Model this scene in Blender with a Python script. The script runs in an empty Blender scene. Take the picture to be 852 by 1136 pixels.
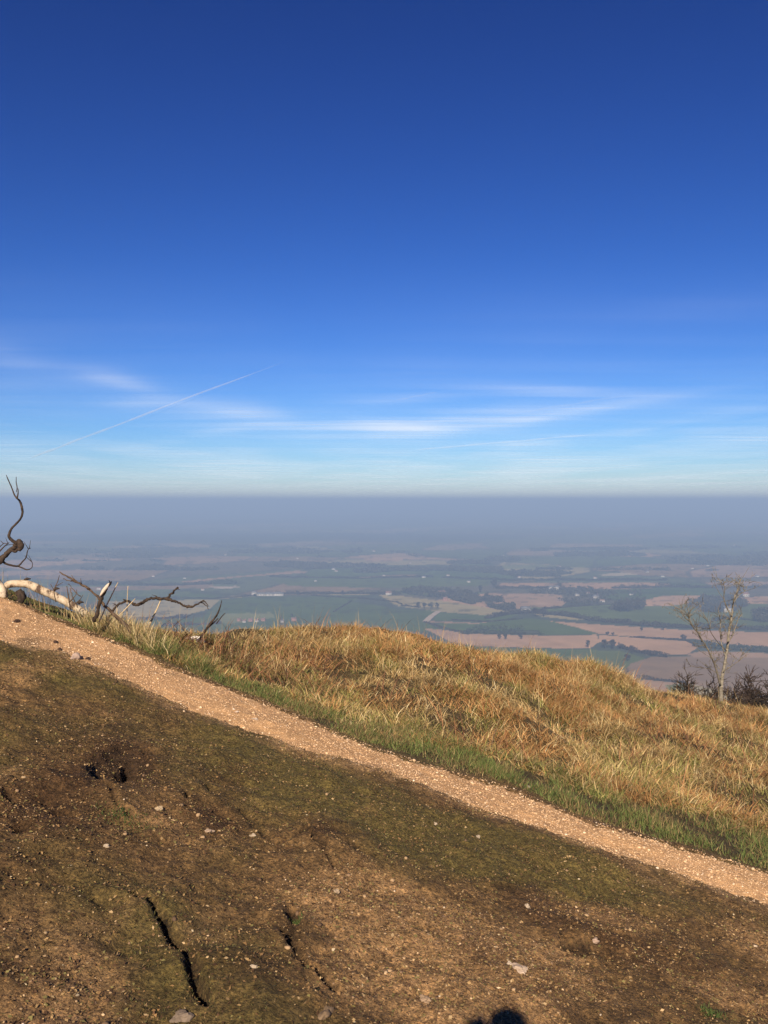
import bpy, math, random
import numpy as np
from mathutils import Vector

random.seed(7)
RNG = np.random.default_rng(11)
SC = bpy.context.scene
COL = SC.collection

# ----------------------------------------------------------------- camera facts
F = 984.0                       # focal length in pixels of the 852x1136 photo
PIT = math.radians(0.7)         # camera tipped down a little


def ray(px, py):
    cx = (px - 426) / F
    cy = (568 - py) / F
    return np.array([cx, math.cos(PIT) + math.sin(PIT) * cy, cy * math.cos(PIT) - math.sin(PIT)])


def P(px, py, y):
    """point on the sight line through a photo pixel at forward distance y"""
    r = ray(px, py)
    return r * (y / r[1])


# ----------------------------------------------------------------- noise
def _h(ix, iy, s):
    n = (ix.astype(np.int64) * 374761393 + iy.astype(np.int64) * 668265263 + s * 974634777) & 0x7fffffff
    n = ((n ^ (n >> 13)) * 1274126177) & 0x7fffffff
    n = (n ^ (n >> 16)) & 0xffff
    return n / 65535.0


def vn(x, y, s=0):
    x = np.asarray(x, float); y = np.asarray(y, float)
    ix = np.floor(x); iy = np.floor(y)
    fx = x - ix; fy = y - iy
    fx = fx * fx * (3 - 2 * fx); fy = fy * fy * (3 - 2 * fy)
    a = _h(ix, iy, s); b = _h(ix + 1, iy, s); c = _h(ix, iy + 1, s); d = _h(ix + 1, iy + 1, s)
    return (a + (b - a) * fx) * (1 - fy) + (c + (d - c) * fx) * fy


def fbm(x, y, sc, o=4, s=0, g=0.5):
    """0..1-ish fractal noise, feature size sc"""
    t = 0; a = 1; w = 0
    x = np.asarray(x, float) / sc; y = np.asarray(y, float) / sc
    for i in range(o):
        t = t + a * vn(x * math.cos(i) - y * math.sin(i), x * math.sin(i) + y * math.cos(i), s + i * 17)
        w += a; a *= g; x = x * 2.03; y = y * 2.03
    return t / w


def sst(a, b, x):
    t = np.clip((x - a) / (b - a), 0, 1)
    return t * t * (3 - 2 * t)


# ----------------------------------------------------------------- near terrain
def tiltx(x):
    return -0.25 * 60 * np.tanh(np.asarray(x, float) / 60)


def plane(x, y):
    x = np.asarray(x, float); y = np.asarray(y, float)
    z = -1.8 + tiltx(x) + 0.17 * (1 - sst(0, 2.3, y))
    return z - 0.0 * y


def on_plane(px, py):
    r = ray(px, py)
    t = -1.8 / (r[2] + 0.25 * r[0])
    return r * t


UP = [(-40, 645), (0, 660), (63, 686), (141, 717), (200, 743), (300, 781), (403, 825), (504, 857), (560, 872), (650, 909), (760, 940), (852, 967), (900, 982)]
LO = [(-40, 699), (0, 708), (60, 720), (134, 748), (200, 778), (300, 813), (348, 832), (453, 866), (540, 898), (686, 944), (796, 979), (852, 996), (900, 1011)]
UPW = np.array([on_plane(*p)[:2] for p in UP])
LOW = np.array([on_plane(*p)[:2] for p in LO])


def ext(tab, x):
    x = np.asarray(x, float)
    y = np.interp(x, tab[:, 0], tab[:, 1])
    sl = (tab[1, 1] - tab[0, 1]) / (tab[1, 0] - tab[0, 0])
    sr = (tab[-1, 1] - tab[-2, 1]) / (tab[-1, 0] - tab[-2, 0])
    y = np.where(x < tab[0, 0], tab[0, 1] + np.clip((x - tab[0, 0]), -30, 0) * -0.25, y)
    y = np.where(x > tab[-1, 0], tab[-1, 1] + np.clip((x - tab[-1, 0]), 0, 30) * -0.3, y)
    return y


def yup(x): return ext(UPW, x)
def ylo(x): return ext(LOW, x)


# crest of the bank: (photo px, distance, height of the ground at the crest)
CR = [(-60, 9.0, -.78), (0, 8.9, -.985), (63, 8.8, -1.155), (100, 8.8, -1.25), (150, 8.9, -1.36), (200, 9.2, -1.44), (230, 9.5, -1.46), (300, 10.5, -1.60), (360, 11.4, -1.72), (426, 12.0, -1.81),
      (490, 12.2, -1.92), (540, 12.3, -2.10), (600, 12.5, -2.25), (660, 12.6, -2.52), (720, 12.8, -2.83), (800, 13, -3.06), (852, 13.0, -3.20), (950, 13.2, -3.45)]
CRX = np.array([ray(p, 700)[0] / ray(p, 700)[1] * d for p, d, z in CR])
CRY = np.array([d for p, d, z in CR], float)
CRZ = np.array([z for p, d, z in CR], float)
CRO = CRZ - plane(CRX, CRY)


def ycr(x): return np.interp(x, CRX, CRY)


def macro(x, y):
    x = np.asarray(x, float); y = np.asarray(y, float)
    z = plane(x, y)
    yu = yup(x); yc = ycr(x)
    t = np.clip((y - yu) / np.maximum(yc - yu, .3), 0, 1)
    z = z + np.interp(x, CRX, CRO) * t * t * (3 - 2 * t)
    wide = np.clip((yc - yu) / 5, 0, 1)
    z = z - 0.17 * wide * np.sin(np.pi * np.clip(t * 1.0, 0, 1)) ** 1.0 * (1 - t * .3)
    z = z + wide * (fbm(x, y, 1.1, 3, 5) - .5) * .42 * sst(.1, .5, t)
    d = np.clip(y - yc, 0, None)
    z = z - 0.44 * (np.sqrt(d * d + 2.2) - math.sqrt(2.2))
    dd = np.clip(d - 40, 0, 1e9)
    z = z + (fbm(x, y, 60, 3, 9) - .5) * 8 * sst(40, 160, d)
    # the far side and the back fall gently away
    b = np.clip(-y - 25, 0, None)
    z = z - .1 * b
    z = z + (fbm(x, y, .9, 3, 3) - .5) * .10 * (1 - sst(0, .3, y - ylo(x)))
    return z


def pline(pts):
    return np.array([on_plane(*p)[:2] for p in pts])


CRACKS = [
    (pline([(156, 990), (168, 1003), (180, 1016), (192, 1036), (203, 1050), (213, 1066), (222, 1086), (232, 1106)]), .024, .062),
    (pline([(325, 1000), (329, 1018), (322, 1036), (328, 1050), (334, 1066), (345, 1074), (360, 1084), (375, 1096)]), .022, .055),
    (pline([(330, 915), (345, 928), (360, 945), (372, 962)]), .02, .035),
    (pline([(118, 868), (130, 885), (145, 898)]), .02, .025),
    (pline([(560, 962), (610, 975), (640, 990)]), .03, .03),
    (pline([(270, 890), (300, 922), (336, 925)]), .03, .03),
]
HOLES = [(134, 846, .17, .30, .07), (142, 843, .06, .13, .11), (168, 831, .055, .07, .10), (206, 877, .03, .05, .05), (238, 871, .035, .045, .05),
         (27, 918, .05, .06, .07), (76, 896, .05, .05, .04), (48, 880, .05, .04, .03), (250, 895, .06, .03, .03),
         (395, 945, .10, .05, .035), (470, 1030, .06, .04, .03), (300, 905, .06, .03, .03), (10, 880, .06, .05, .04), (640, 1050, .1, .06, .035),
         (560, 985, .07, .04, .02), (690, 1040, .12, .05, .03)]
HOLW = [(on_plane(a, b)[0], on_plane(a, b)[1], rx, ry, d) for a, b, rx, ry, d in HOLES]


def dseg(x, y, pts):
    best = np.full(x.shape, 1e9)
    for i in range(len(pts) - 1):
        ax, ay = pts[i]; bx, by = pts[i + 1]
        dx, dy = bx - ax, by - ay
        t = np.clip(((x - ax) * dx + (y - ay) * dy) / (dx * dx + dy * dy), 0, 1)
        best = np.minimum(best, np.hypot(x - ax - t * dx, y - ay - t * dy))
    return best


def features(x, y):
    z = np.zeros(np.shape(x))
    m = (x > -3) & (x < 3) & (y > 2) & (y < 6.5)
    if not m.any(): return z
    xx = x[m]; yy = y[m]; zz = np.zeros(xx.shape)
    wx = xx + (fbm(xx, yy, .09, 3, 71) - .5) * .07
    wy = yy + (fbm(xx, yy, .09, 3, 72) - .5) * .07
    for pts, w, dep in CRACKS:
        d = dseg(wx, wy, pts)
        ww = w * (.35 + 1.1 * fbm(xx, yy, .10, 2, 33))
        zz -= dep * (1 - sst(ww * .3, ww * 1.5, d)) * (.2 + 1.1 * fbm(xx, yy, .12, 2, 31))
        zz += .005 * np.exp(-((d - w * 1.8) / (w * 1.0)) ** 2)
    for hx, hy, rx, ry, dep in HOLW:
        q = ((wx - hx) / rx) ** 2 + ((wy - hy) / ry) ** 2
        zz -= dep * (1 - sst(.25, 1.1, q))
    z[m] = zz
    return z


def pathmask(x, y, soft=1.0):
    x = np.asarray(x, float); y = np.asarray(y, float)
    s = np.minimum(y - ylo(x), yup(x) - y) * .93
    s = s + (fbm(x, y, .35, 3, 41) - .5) * .07 + (fbm(x, y, .06, 3, 43) - .5) * .12
    return s


def micro(x, y):
    near = 1 - sst(0, .3, y - yup(x))
    n = (fbm(x, y, .32, 3, 21) - .5) * .10 + (fbm(x, y, .085, 4, 23) - .5) * .045
    n = n - .03 * np.abs(fbm(x, y, .17, 2, 29) - .5)
    return n * near + (1 - near) * n * .5 + features(x, y)


def ground_z(x, y):
    x = np.asarray(x, float); y = np.asarray(y, float)
    s = pathmask(x, y)
    m = sst(-.02, .07, s)
    return macro(x, y) + micro(x, y) * (1 - .85 * sst(-.28, .02, s)) - .034 * m


def path_z(x, y):
    s = pathmask(x, y)
    m = sst(-.03, .05, s)
    return macro(x, y) - .008 + (fbm(x, y, .2, 3, 51) - .5) * .025 + (fbm(x, y, .04, 3, 53) - .5) * .012 - .035 * (1 - m)


def top_z(x, y):
    return np.maximum(ground_z(x, y), path_z(x, y))


# ----------------------------------------------------------------- object helpers
def tag(o, label=None, cat=None, group=None, kind=None):
    if label: o['label'] = label
    if cat: o['category'] = cat
    if group: o['group'] = group
    if kind: o['kind'] = kind
    return o


def empty(name, loc=(0, 0, 0)):
    o = bpy.data.objects.new(name, None); COL.objects.link(o)
    o.location = loc; o.empty_display_size = .2
    return o


def mesh_np(name, V, faces, mat, parent=None, col=None, smooth=False):
    """faces: list of int arrays (n,k)"""
    me = bpy.data.meshes.new(name)
    V = np.ascontiguousarray(V, dtype=np.float32)
    me.vertices.add(len(V)); me.vertices.foreach_set('co', V.ravel())
    faces = [np.asarray(f, dtype=np.int32) for f in faces if len(f)]
    li = np.concatenate([f.ravel() for f in faces])
    cnt = np.concatenate([np.full(len(f), f.shape[1], np.int32) for f in faces])
    st = np.concatenate([[0], np.cumsum(cnt)[:-1]]).astype(np.int32)
    me.loops.add(len(li)); me.loops.foreach_set('vertex_index', li)
    me.polygons.add(len(cnt)); me.polygons.foreach_set('loop_start', st)
    if smooth: me.polygons.foreach_set('use_smooth', np.ones(len(cnt), bool))
    me.update(calc_edges=True)
    if col is not None:
        a = me.color_attributes.new('Col', 'FLOAT_COLOR', 'POINT')
        c = np.ones((len(V), 4), np.float32); c[:, :3] = col
        a.data.foreach_set('color', c.ravel())
    if mat: me.materials.append(mat)
    o = bpy.data.objects.new(name, me); COL.objects.link(o)
    if parent: o.parent = parent
    return o


def grid_mesh(name, xs, ys, zf, mat, colf=None):
    X, Y = np.meshgrid(xs, ys)
    Z = zf(X.ravel(), Y.ravel())
    V = np.stack([X.ravel(), Y.ravel(), Z], 1)
    nx, ny = len(xs), len(ys)
    i = (np.arange(ny - 1)[:, None] * nx + np.arange(nx - 1)[None, :]).ravel()
    Fc = np.stack([i, i + 1, i + 1 + nx, i + nx], 1)
    return mesh_np(name, V, [Fc], mat, col=None if colf is None else colf(X.ravel(), Y.ravel()), smooth=True)


class MB:
    def __init__(s): s.V = []; s.Q = []; s.T = []; s.n = 0; s.C = []

    def tube(s, pts, rad, k=7, col=None, rough=0.0, cap=True):
        pts = [np.array(p, float) for p in pts]
        n = len(pts)
        up = np.array([.13, .37, .92])
        base = s.n
        ph = random.random() * 6
        for i in range(n):
            t = pts[min(i + 1, n - 1)] - pts[max(i - 1, 0)]
            t /= (np.linalg.norm(t) + 1e-9)
            a = np.cross(t, up); a /= (np.linalg.norm(a) + 1e-9); b = np.cross(t, a)
            for j in range(k):
                an = ph + 2 * math.pi * j / k
                r = rad[i] * (1 + rough * (random.random() - .5) * 2)
                s.V.append(pts[i] + (a * math.cos(an) + b * math.sin(an)) * r)
                s.C.append(col if col is not None else (1, 1, 1))
        for i in range(n - 1):
            for j in range(k):
                s.Q.append((base + i * k + j, base + i * k + (j + 1) % k, base + (i + 1) * k + (j + 1) % k, base + (i + 1) * k + j))
        s.n += n * k
        if cap:
            for e, idx in ((0, 0), (1, n - 1)):
                s.V.append(pts[idx]); s.C.append(col if col is not None else (1, 1, 1))
                c = s.n; s.n += 1
                o = base + idx * k
                for j in range(k):
                    s.T.append((c, o + (j + 1) % k, o + j) if e == 0 else (c, o + j, o + (j + 1) % k))
        return s

    def box(s, c, d, rz=0):
        c = np.array(c, float); base = s.n
        ca, sa = math.cos(rz), math.sin(rz)
        for z in (-1, 1):
            for x, y in ((-1, -1), (1, -1), (1, 1), (-1, 1)):
                px, py = x * d[0] / 2, y * d[1] / 2
                s.V.append(c + np.array([px * ca - py * sa, px * sa + py * ca, z * d[2] / 2])); s.C.append((1, 1, 1))
        s.Q += [tuple(base + q for q in f) for f in ((0, 3, 2, 1), (4, 5, 6, 7), (0, 1, 5, 4), (1, 2, 6, 5), (2, 3, 7, 6), (3, 0, 4, 7))]
        s.n += 8
        return s

    def build(s, name, mat, parent=None, smooth=True, col=False):
        return mesh_np(name, np.array(s.V), [x for x in (np.array(s.Q), np.array(s.T)) if len(x)], mat, parent,
                       np.array(s.C) if col else None, smooth)


def spline(pts, rad, n=6):
    """Catmull-Rom through points, radii interpolated"""
    p = [np.array(q, float) for q in pts]
    p = [2 * p[0] - p[1]] + p + [2 * p[-1] - p[-2]]
    out = []; ro = []
    for i in range(1, len(p) - 2):
        for k in range(n):
            t = k / n
            out.append(.5 * ((2 * p[i]) + (-p[i - 1] + p[i + 1]) * t + (2 * p[i - 1] - 5 * p[i] + 4 * p[i + 1] - p[i + 2]) * t * t + (-p[i - 1] + 3 * p[i] - 3 * p[i + 1] + p[i + 2]) * t ** 3))
            ro.append(rad[i - 1] * (1 - t) + rad[i] * t)
    out.append(p[-2]); ro.append(rad[-1])
    return out, ro


# ----------------------------------------------------------------- materials
def newmat(name):
    m = bpy.data.materials.new(name); m.use_nodes = True
    nt = m.node_tree; b = nt.nodes['Principled BSDF']
    b.inputs['Specular IOR Level'].default_value = .25
    return m, nt, b


def noise_node(nt, scale, detail=4, rough=.6, coord='Object', sc=None):
    tc = nt.nodes.new('ShaderNodeTexCoord')
    n = nt.nodes.new('ShaderNodeTexNoise'); n.inputs['Scale'].default_value = scale
    n.inputs['Detail'].default_value = detail; n.inputs['Roughness'].default_value = rough
    if sc:
        mp = nt.nodes.new('ShaderNodeMapping'); mp.inputs['Scale'].default_value = sc
        nt.links.new(tc.outputs[coord], mp.inputs[0]); nt.links.new(mp.outputs[0], n.inputs['Vector'])
    else:
        nt.links.new(tc.outputs[coord], n.inputs['Vector'])
    return n


def ramp(nt, src, stops):
    r = nt.nodes.new('ShaderNodeValToRGB')
    e = r.color_ramp.elements
    while len(e) > 1: e.remove(e[-1])
    e[0].position = stops[0][0]; e[0].color = tuple(stops[0][1]) + (1,)
    for p, c in stops[1:]:
        k = e.new(p); k.color = tuple(c) + (1,)
    nt.links.new(src, r.inputs[0])
    return r


def mul(nt, a, b, fac=1.0, mode='MULTIPLY'):
    m = nt.nodes.new('ShaderNodeMix'); m.data_type = 'RGBA'; m.blend_type = mode
    m.inputs[0].default_value = fac
    nt.links.new(a, m.inputs[6]); nt.links.new(b, m.inputs[7])
    return m.outputs[2]


def attr_mat(name, rough=.95, nscale=None, lo=.7, hi=1.3, bump=0, bscale=50, bdist=.01, spec=.2, n2=None, trans=0):
    m, nt, b = newmat(name)
    a = nt.nodes.new('ShaderNodeVertexColor'); a.layer_name = 'Col'
    out = a.outputs['Color']
    if nscale:
        n = noise_node(nt, nscale, 5, .65)
        r = ramp(nt, n.outputs['Fac'], [(.3, (lo,) * 3), (.7, (hi,) * 3)])
        out = mul(nt, out, r.outputs[0])
    if n2:
        n = noise_node(nt, n2[0], 3, .7)
        r = ramp(nt, n.outputs['Fac'], n2[1])
        out = mul(nt, out, r.outputs[0])
    nt.links.new(out, b.inputs['Base Color'])
    b.inputs['Roughness'].default_value = rough
    b.inputs['Specular IOR Level'].default_value = spec
    if bump:
        n = noise_node(nt, bscale, 6, .7)
        bp = nt.nodes.new('ShaderNodeBump'); bp.inputs['Strength'].default_value = bump; bp.inputs['Distance'].default_value = bdist
        nt.links.new(n.outputs['Fac'], bp.inputs['Height']); nt.links.new(bp.outputs[0], b.inputs['Normal'])
    if trans:
        tr = nt.nodes.new('ShaderNodeBsdfTranslucent'); nt.links.new(out, tr.inputs['Color'])
        mx = nt.nodes.new('ShaderNodeMixShader'); mx.inputs[0].default_value = trans
        nt.links.new(b.outputs[0], mx.inputs[1]); nt.links.new(tr.outputs[0], mx.inputs[2])
        nt.links.new(mx.outputs[0], nt.nodes['Material Output'].inputs['Surface'])
    return m


def simple_mat(name, c1, c2, scale=8, rough=.85, bump=.3, bscale=30, bdist=.01, sc=None, pos=(.35, .65)):
    m, nt, b = newmat(name)
    n = noise_node(nt, scale, 5, .65, sc=sc)
    r = ramp(nt, n.outputs['Fac'], [(pos[0], c1), (pos[1], c2)])
    nt.links.new(r.outputs[0], b.inputs['Base Color'])
    b.inputs['Roughness'].default_value = rough
    if bump:
        n = noise_node(nt, bscale, 5, .7)
        bp = nt.nodes.new('ShaderNodeBump'); bp.inputs['Strength'].default_value = bump; bp.inputs['Distance'].default_value = bdist
        nt.links.new(n.outputs['Fac'], bp.inputs['Height']); nt.links.new(bp.outputs[0], b.inputs['Normal'])
    return m


M = {}
M['ground'] = attr_mat('earth_and_moss', .97, 26, .5, 1.5, 1.0, 60, .022, n2=(75, [(.34, (.30, .28, .26)), (.47, (.85, .85, .85)), (.60, (1.25, 1.18, 1.05)), (.70, (1.9, 1.75, 1.45))]))
M['path'] = attr_mat('gravel_path', .95, 9, .82, 1.18, 1.0, 110, .010, n2=(120, [(.32, (.55, .5, .47)), (.55, (1.05, 1.03, 1.0)), (.75, (1.35, 1.3, 1.25))]))
M['blade'] = attr_mat('grass_blades', .8, None, spec=.25, trans=.12)
M['stone'] = attr_mat('pale_stone', .9, 30, .75, 1.2, .4, 80, .004)
M['litter'] = attr_mat('dry_litter', .9)
M['valley'] = attr_mat('valley_land', .98, .02, .85, 1.15, spec=.0)
M['hedge'] = attr_mat('hedge_twigs', .98, None, spec=.0)
M['darkbark'] = simple_mat('dark_bark', (.018, .012, .009), (.065, .045, .032), 30, .9, .5, 60, .006)
M['greybark'] = simple_mat('grey_green_bark', (.09, .08, .06), (.25, .22, .17), 12, .9, .4, 60, .004, sc=(1, 1, 2.5))
M['twig'] = simple_mat('brown_twig', (.05, .032, .022), (.12, .08, .052), 20, .9, 0)
M['strawstem'] = simple_mat('straw_stem', (.35, .26, .15), (.5, .4, .26), 10, .85, 0)
M['brokenwood'] = simple_mat('split_wood', (.45, .36, .27), (.6, .52, .42), 30, .8, .3)
M['wall'] = simple_mat('pale_render', (.34, .32, .28), (.44, .42, .37), .3, .9, 0)
M['brick'] = simple_mat('brick', (.28, .13, .09), (.36, .19, .13), .5, .9, 0)
M['roof'] = simple_mat('roof_tiles', (.16, .09, .07), (.24, .14, .11), .5, .9, 0)
M['slate'] = simple_mat('slate', (.10, .10, .11), (.16, .16, .17), .5, .8, 0)
M['glass'] = simple_mat('window_glass', (.03, .035, .04), (.05, .055, .06), .5, .15, 0)

# birch bark: white with dark bands
m, nt, b = newmat('birch_bark')
n1 = noise_node(nt, 5, 5, .65, sc=(3.0, 2.0, 1.6))
r1 = ramp(nt, n1.outputs['Fac'], [(.40, (.08, .05, .035)), (.49, (.40, .31, .21)), (.54, (.42, .34, .24)), (.7, (.54, .46, .35))])
n2 = noise_node(nt, 45, 4, .7)
r2 = ramp(nt, n2.outputs['Fac'], [(.30, (.35, .3, .25)), (.42, (1, 1, 1))])
nt.links.new(mul(nt, r1.outputs[0], r2.outputs[0]), b.inputs['Base Color'])
bp = nt.nodes.new('ShaderNodeBump'); bp.inputs['Strength'].default_value = .5; bp.inputs['Distance'].default_value = .01
nt.links.new(n2.outputs['Fac'], bp.inputs['Height']); nt.links.new(bp.outputs[0], b.inputs['Normal'])
b.inputs['Roughness'].default_value = .75
M['birch'] = m

# ----------------------------------------------------------------- ground colours
PATCH = [  # px, py, rx px, ry px, kind, weight
    (500, 1060, 130, 65, 'bare', 2.0), (590, 1085, 60, 30, 'bare', .9), (420, 1020, 60, 40, 'bare', .6), (380, 985, 70, 30, 'bare', .5),
    (170, 900, 60, 22, 'bare', .6), (30, 880, 60, 60, 'bare', .5), (60, 1110, 120, 40, 'bare', .6), (250, 1010, 60, 40, 'bare', .55),
    (805, 1105, 40, 14, 'bare', 1.5), (660, 1010, 60, 10, 'bare', .5), (820, 1030, 30, 14, 'bare', .7), (480, 1100, 160, 30, 'bare', .5),
    (30, 900, 50, 40, 'dark', .6), (640, 1035, 90, 24, 'dark', .9), (720, 1060, 80, 20, 'dark', .7), (390, 925, 60, 18, 'dark', .7), (500, 1040, 60, 14, 'dark', .5),
    (138, 840, 34, 28, 'dark', 1.6), (235, 905, 40, 14, 'dark', .6), (340, 930, 40, 16, 'dark', .5), (560, 985, 50, 12, 'dark', .5), (70, 860, 40, 20, 'dark', .4),
    (560, 950, 140, 26, 'moss', .8), (250, 850, 160, 40, 'moss', .7), (90, 790, 150, 40, 'moss', .6), (500, 985, 90, 20, 'moss', .5), (160, 985, 90, 30, 'moss', .5),
    (700, 990, 140, 22, 'moss', .7), (800, 1060, 60, 16, 'moss', .5), (400, 890, 120, 20, 'moss', .7), (550, 975, 40, 14, 'moss', .4),
]
PW = []
for a, b_, ra, rb, k, w in PATCH:
    c = on_plane(a, b_); e = on_plane(a + ra, b_); g = on_plane(a, b_ - rb)
    PW.append((c[0], c[1], abs(e[0] - c[0]), max(.04, abs(g[1] - c[1])), k, w))


def weights(x, y):
    moss = (fbm(x, y, .8, 4, 61) - .43) * 3.2
    bare = (fbm(x, y, .5, 4, 63) - .56) * 3.0
    dark = (fbm(x, y, .45, 4, 65) - .60) * 3.5
    for cx, cy, rx, ry, k, w in PW:
        g = w * np.exp(-(((x - cx) / rx) ** 2 + ((y - cy) / ry) ** 2))
        if k == 'moss': moss = moss + g; bare = bare - g * .6
        if k == 'bare': bare = bare + g; moss = moss - g * .9
        if k == 'dark': dark = dark + g; moss = moss - g * .7
    s = pathmask(x, y)
    moss = moss + .7 * np.exp(-((s + .35) / .3) ** 2)
    return np.clip(moss, 0, 1), np.clip(bare, 0, 1), np.clip(dark, 0, 1)


def lerp(a, b, t): return a + (b - a) * t[:, None]


def C3(r, g, b): return np.array([r, g, b])


def ground_col(x, y):
    moss, bare, dark = weights(x, y)
    n = .6 * fbm(x, y, .12, 3, 81) + .4 * fbm(x, y, .04, 2, 83)
    c = np.tile(C3(.155, .095, .042), (len(x), 1)) * (.5 + n)[:, None]
    c = lerp(c, C3(.115, .092, .030), moss * .85)
    c = lerp(c, C3(.37, .225, .11), np.clip(bare * .75 * (.35 + 1.3 * fbm(x, y, .09, 3, 87)), 0, 1))
    c = lerp(c, C3(.055, .028, .014), dark * .75)
    bank = sst(0, .25, y - yup(x))
    c = lerp(c, C3(.085, .065, .032), bank)
    s = pathmask(x, y)
    edge = np.exp(-((s + .01) / .04) ** 2) * (y > (yup(x) + ylo(x)) / 2) * np.clip((fbm(x, y, .3, 2, 85) - .35) * 4, 0, 1)
    c = lerp(c, C3(.10, .06, .034), edge * .6)
    # colour darkens with depth in holes and cracks
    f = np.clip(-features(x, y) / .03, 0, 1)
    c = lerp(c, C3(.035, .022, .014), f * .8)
    low = np.exp(-(np.clip(-s, 0, 9) / .13) ** 2) * (y < (yup(x) + ylo(x)) / 2) * np.clip(fbm(x, y, .10, 3, 89) * 2.6 - .7, 0, 1)
    c = lerp(c, C3(.42, .27, .145), low * .85)
    far = sst(3, 25, y - ycr(x))
    c = lerp(c, C3(.085, .080, .035), far)
    return c


def graded(fine0, fine1, step, lo, hi, g=.12):
    a = list(np.arange(fine0, fine1, step))
    s = step; v = fine0; left = []
    while v > lo:
        s *= 1 + g; v -= s; left.append(v)
    s = step; v = a[-1]; right = []
    while v < hi:
        s *= 1 + g; v += s; right.append(v)
    return np.array(left[::-1] + a + right)


xs = graded(-2.4, 2.7, .0125, -4.6, 7.5, .03)
xs = np.concatenate([graded(-4.6, -4.5, .1, -900, -4.6, .08)[:0], xs])
left = []; v = xs[0]; s = .10
while v > -900: s *= 1.09; v -= s; left.append(v)
right = []; v = xs[-1]; s = .12
while v < 900: s *= 1.09; v += s; right.append(v)
xs = np.array(left[::-1] + list(xs) + right)
ys = list(np.arange(2.3, 6.3, .0125)); s = .0125
while ys[-1] < 14.5: s = min(s * 1.015, .06); ys.append(ys[-1] + s)
while ys[-1] < 640: s *= 1.07; ys.append(ys[-1] + s)
lo = []; v = 2.3; s = .0125
while v > -250: s *= 1.08; v -= s; lo.append(v)
ys = np.array(lo[::-1] + ys)
g = grid_mesh('ground', xs, ys, ground_z, M['ground'], ground_col)
tag(g, 'mossy brown hillside turf sloping down to the right under the gravel path', 'ground', kind='structure')


def path_col(x, y):
    n = fbm(x, y, .5, 4, 91); k = fbm(x, y, .06, 2, 93)
    c = np.tile(C3(.56, .345, .175), (len(x), 1)) * (.74 + .50 * n)[:, None] * (.88 + .24 * k)[:, None]
    s = pathmask(x, y)
    lowside = (y < (yup(x) + ylo(x)) / 2)
    c = lerp(c, C3(.30, .19, .105), np.exp(-(s / .09) ** 2) * .6 * np.clip(k * 2 - .4, 0, 1))
    d = np.clip((fbm(x, y, .35, 3, 95) - .60) * 5, 0, 1) * (x < -1.6)
    c = lerp(c, C3(.14, .10, .055), d * .6)
    return c


px_ = np.arange(-9, 7.5, .014)
tt = np.linspace(-.45, 1.4, 120)
XX = np.repeat(px_[None, :], len(tt), 0)
YL = ylo(px_); YU = yup(px_)
YY = YL[None, :] + (YU - YL)[None, :] * tt[:, None]
Xr, Yr = XX.ravel(), YY.ravel()
V = np.stack([Xr, Yr, path_z(Xr, Yr)], 1)
nx, ny = len(px_), len(tt)
i = (np.arange(ny - 1)[:, None] * nx + np.arange(nx - 1)[None, :]).ravel()
o = mesh_np('path', V, [np.stack([i, i + 1, i + 1 + nx, i + nx], 1)], M['path'], col=path_col(Xr, Yr), smooth=True)
tag(o, 'worn pinkish gravel footpath running down across the hillside', 'path', kind='structure')

# ----------------------------------------------------------------- grass builder


def blades(name, x, y, h, w, lean_dir, th0, th1, col, K=3, zoff=0.0, mat=None, tipcol=None, znoise=None):
    N = len(x)
    z = (ground_z(x, y) if znoise is None else znoise) + zoff
    ld = np.stack([np.cos(lean_dir), np.sin(lean_dir), np.zeros(N)], 1)
    sd_ang = lean_dir + np.pi / 2 + RNG.normal(0, .7, N)
    sd = np.stack([np.cos(sd_ang), np.sin(sd_ang), np.zeros(N)], 1)
    p = np.stack([x, y, z - .01], 1)
    rows = []; cols = []
    for j in range(K + 1):
        t = j / K
        ww = w * (1 - t ** 1.6)
        if j < K:
            rows += [p - sd * ww[:, None] / 2, p + sd * ww[:, None] / 2]
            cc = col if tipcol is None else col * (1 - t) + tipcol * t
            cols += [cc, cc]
        else:
            rows += [p]; cols += [col if tipcol is None else tipcol]
        th = th0 + th1 * (j + .5) / K
        p = p + (h / K)[:, None] * (np.sin(th)[:, None] * ld + np.cos(th)[:, None] * np.array([0, 0, 1]))
    V = np.stack(rows, 1).reshape(-1, 3)
    Cc = np.stack(cols, 1).reshape(-1, 3)
    nv = 2 * K + 1
    b0 = np.arange(N) * nv
    Q = np.concatenate([np.stack([b0 + 2 * j, b0 + 2 * j + 1, b0 + 2 * j + 3, b0 + 2 * j + 2], 1) for j in range(K - 1)]) if K > 1 else np.zeros((0, 4), int)
    T = np.stack([b0 + 2 * (K - 1), b0 + 2 * (K - 1) + 1, b0 + 2 * K], 1)
    return mesh_np(name, V, [Q, T], mat or M['blade'], col=Cc)


def pick(cols, probs, N):
    idx = RNG.choice(len(cols), N, p=np.array(probs) / sum(probs))
    c = np.array(cols)[idx]
    return c * RNG.uniform(.72, 1.28, (N, 1))


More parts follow.
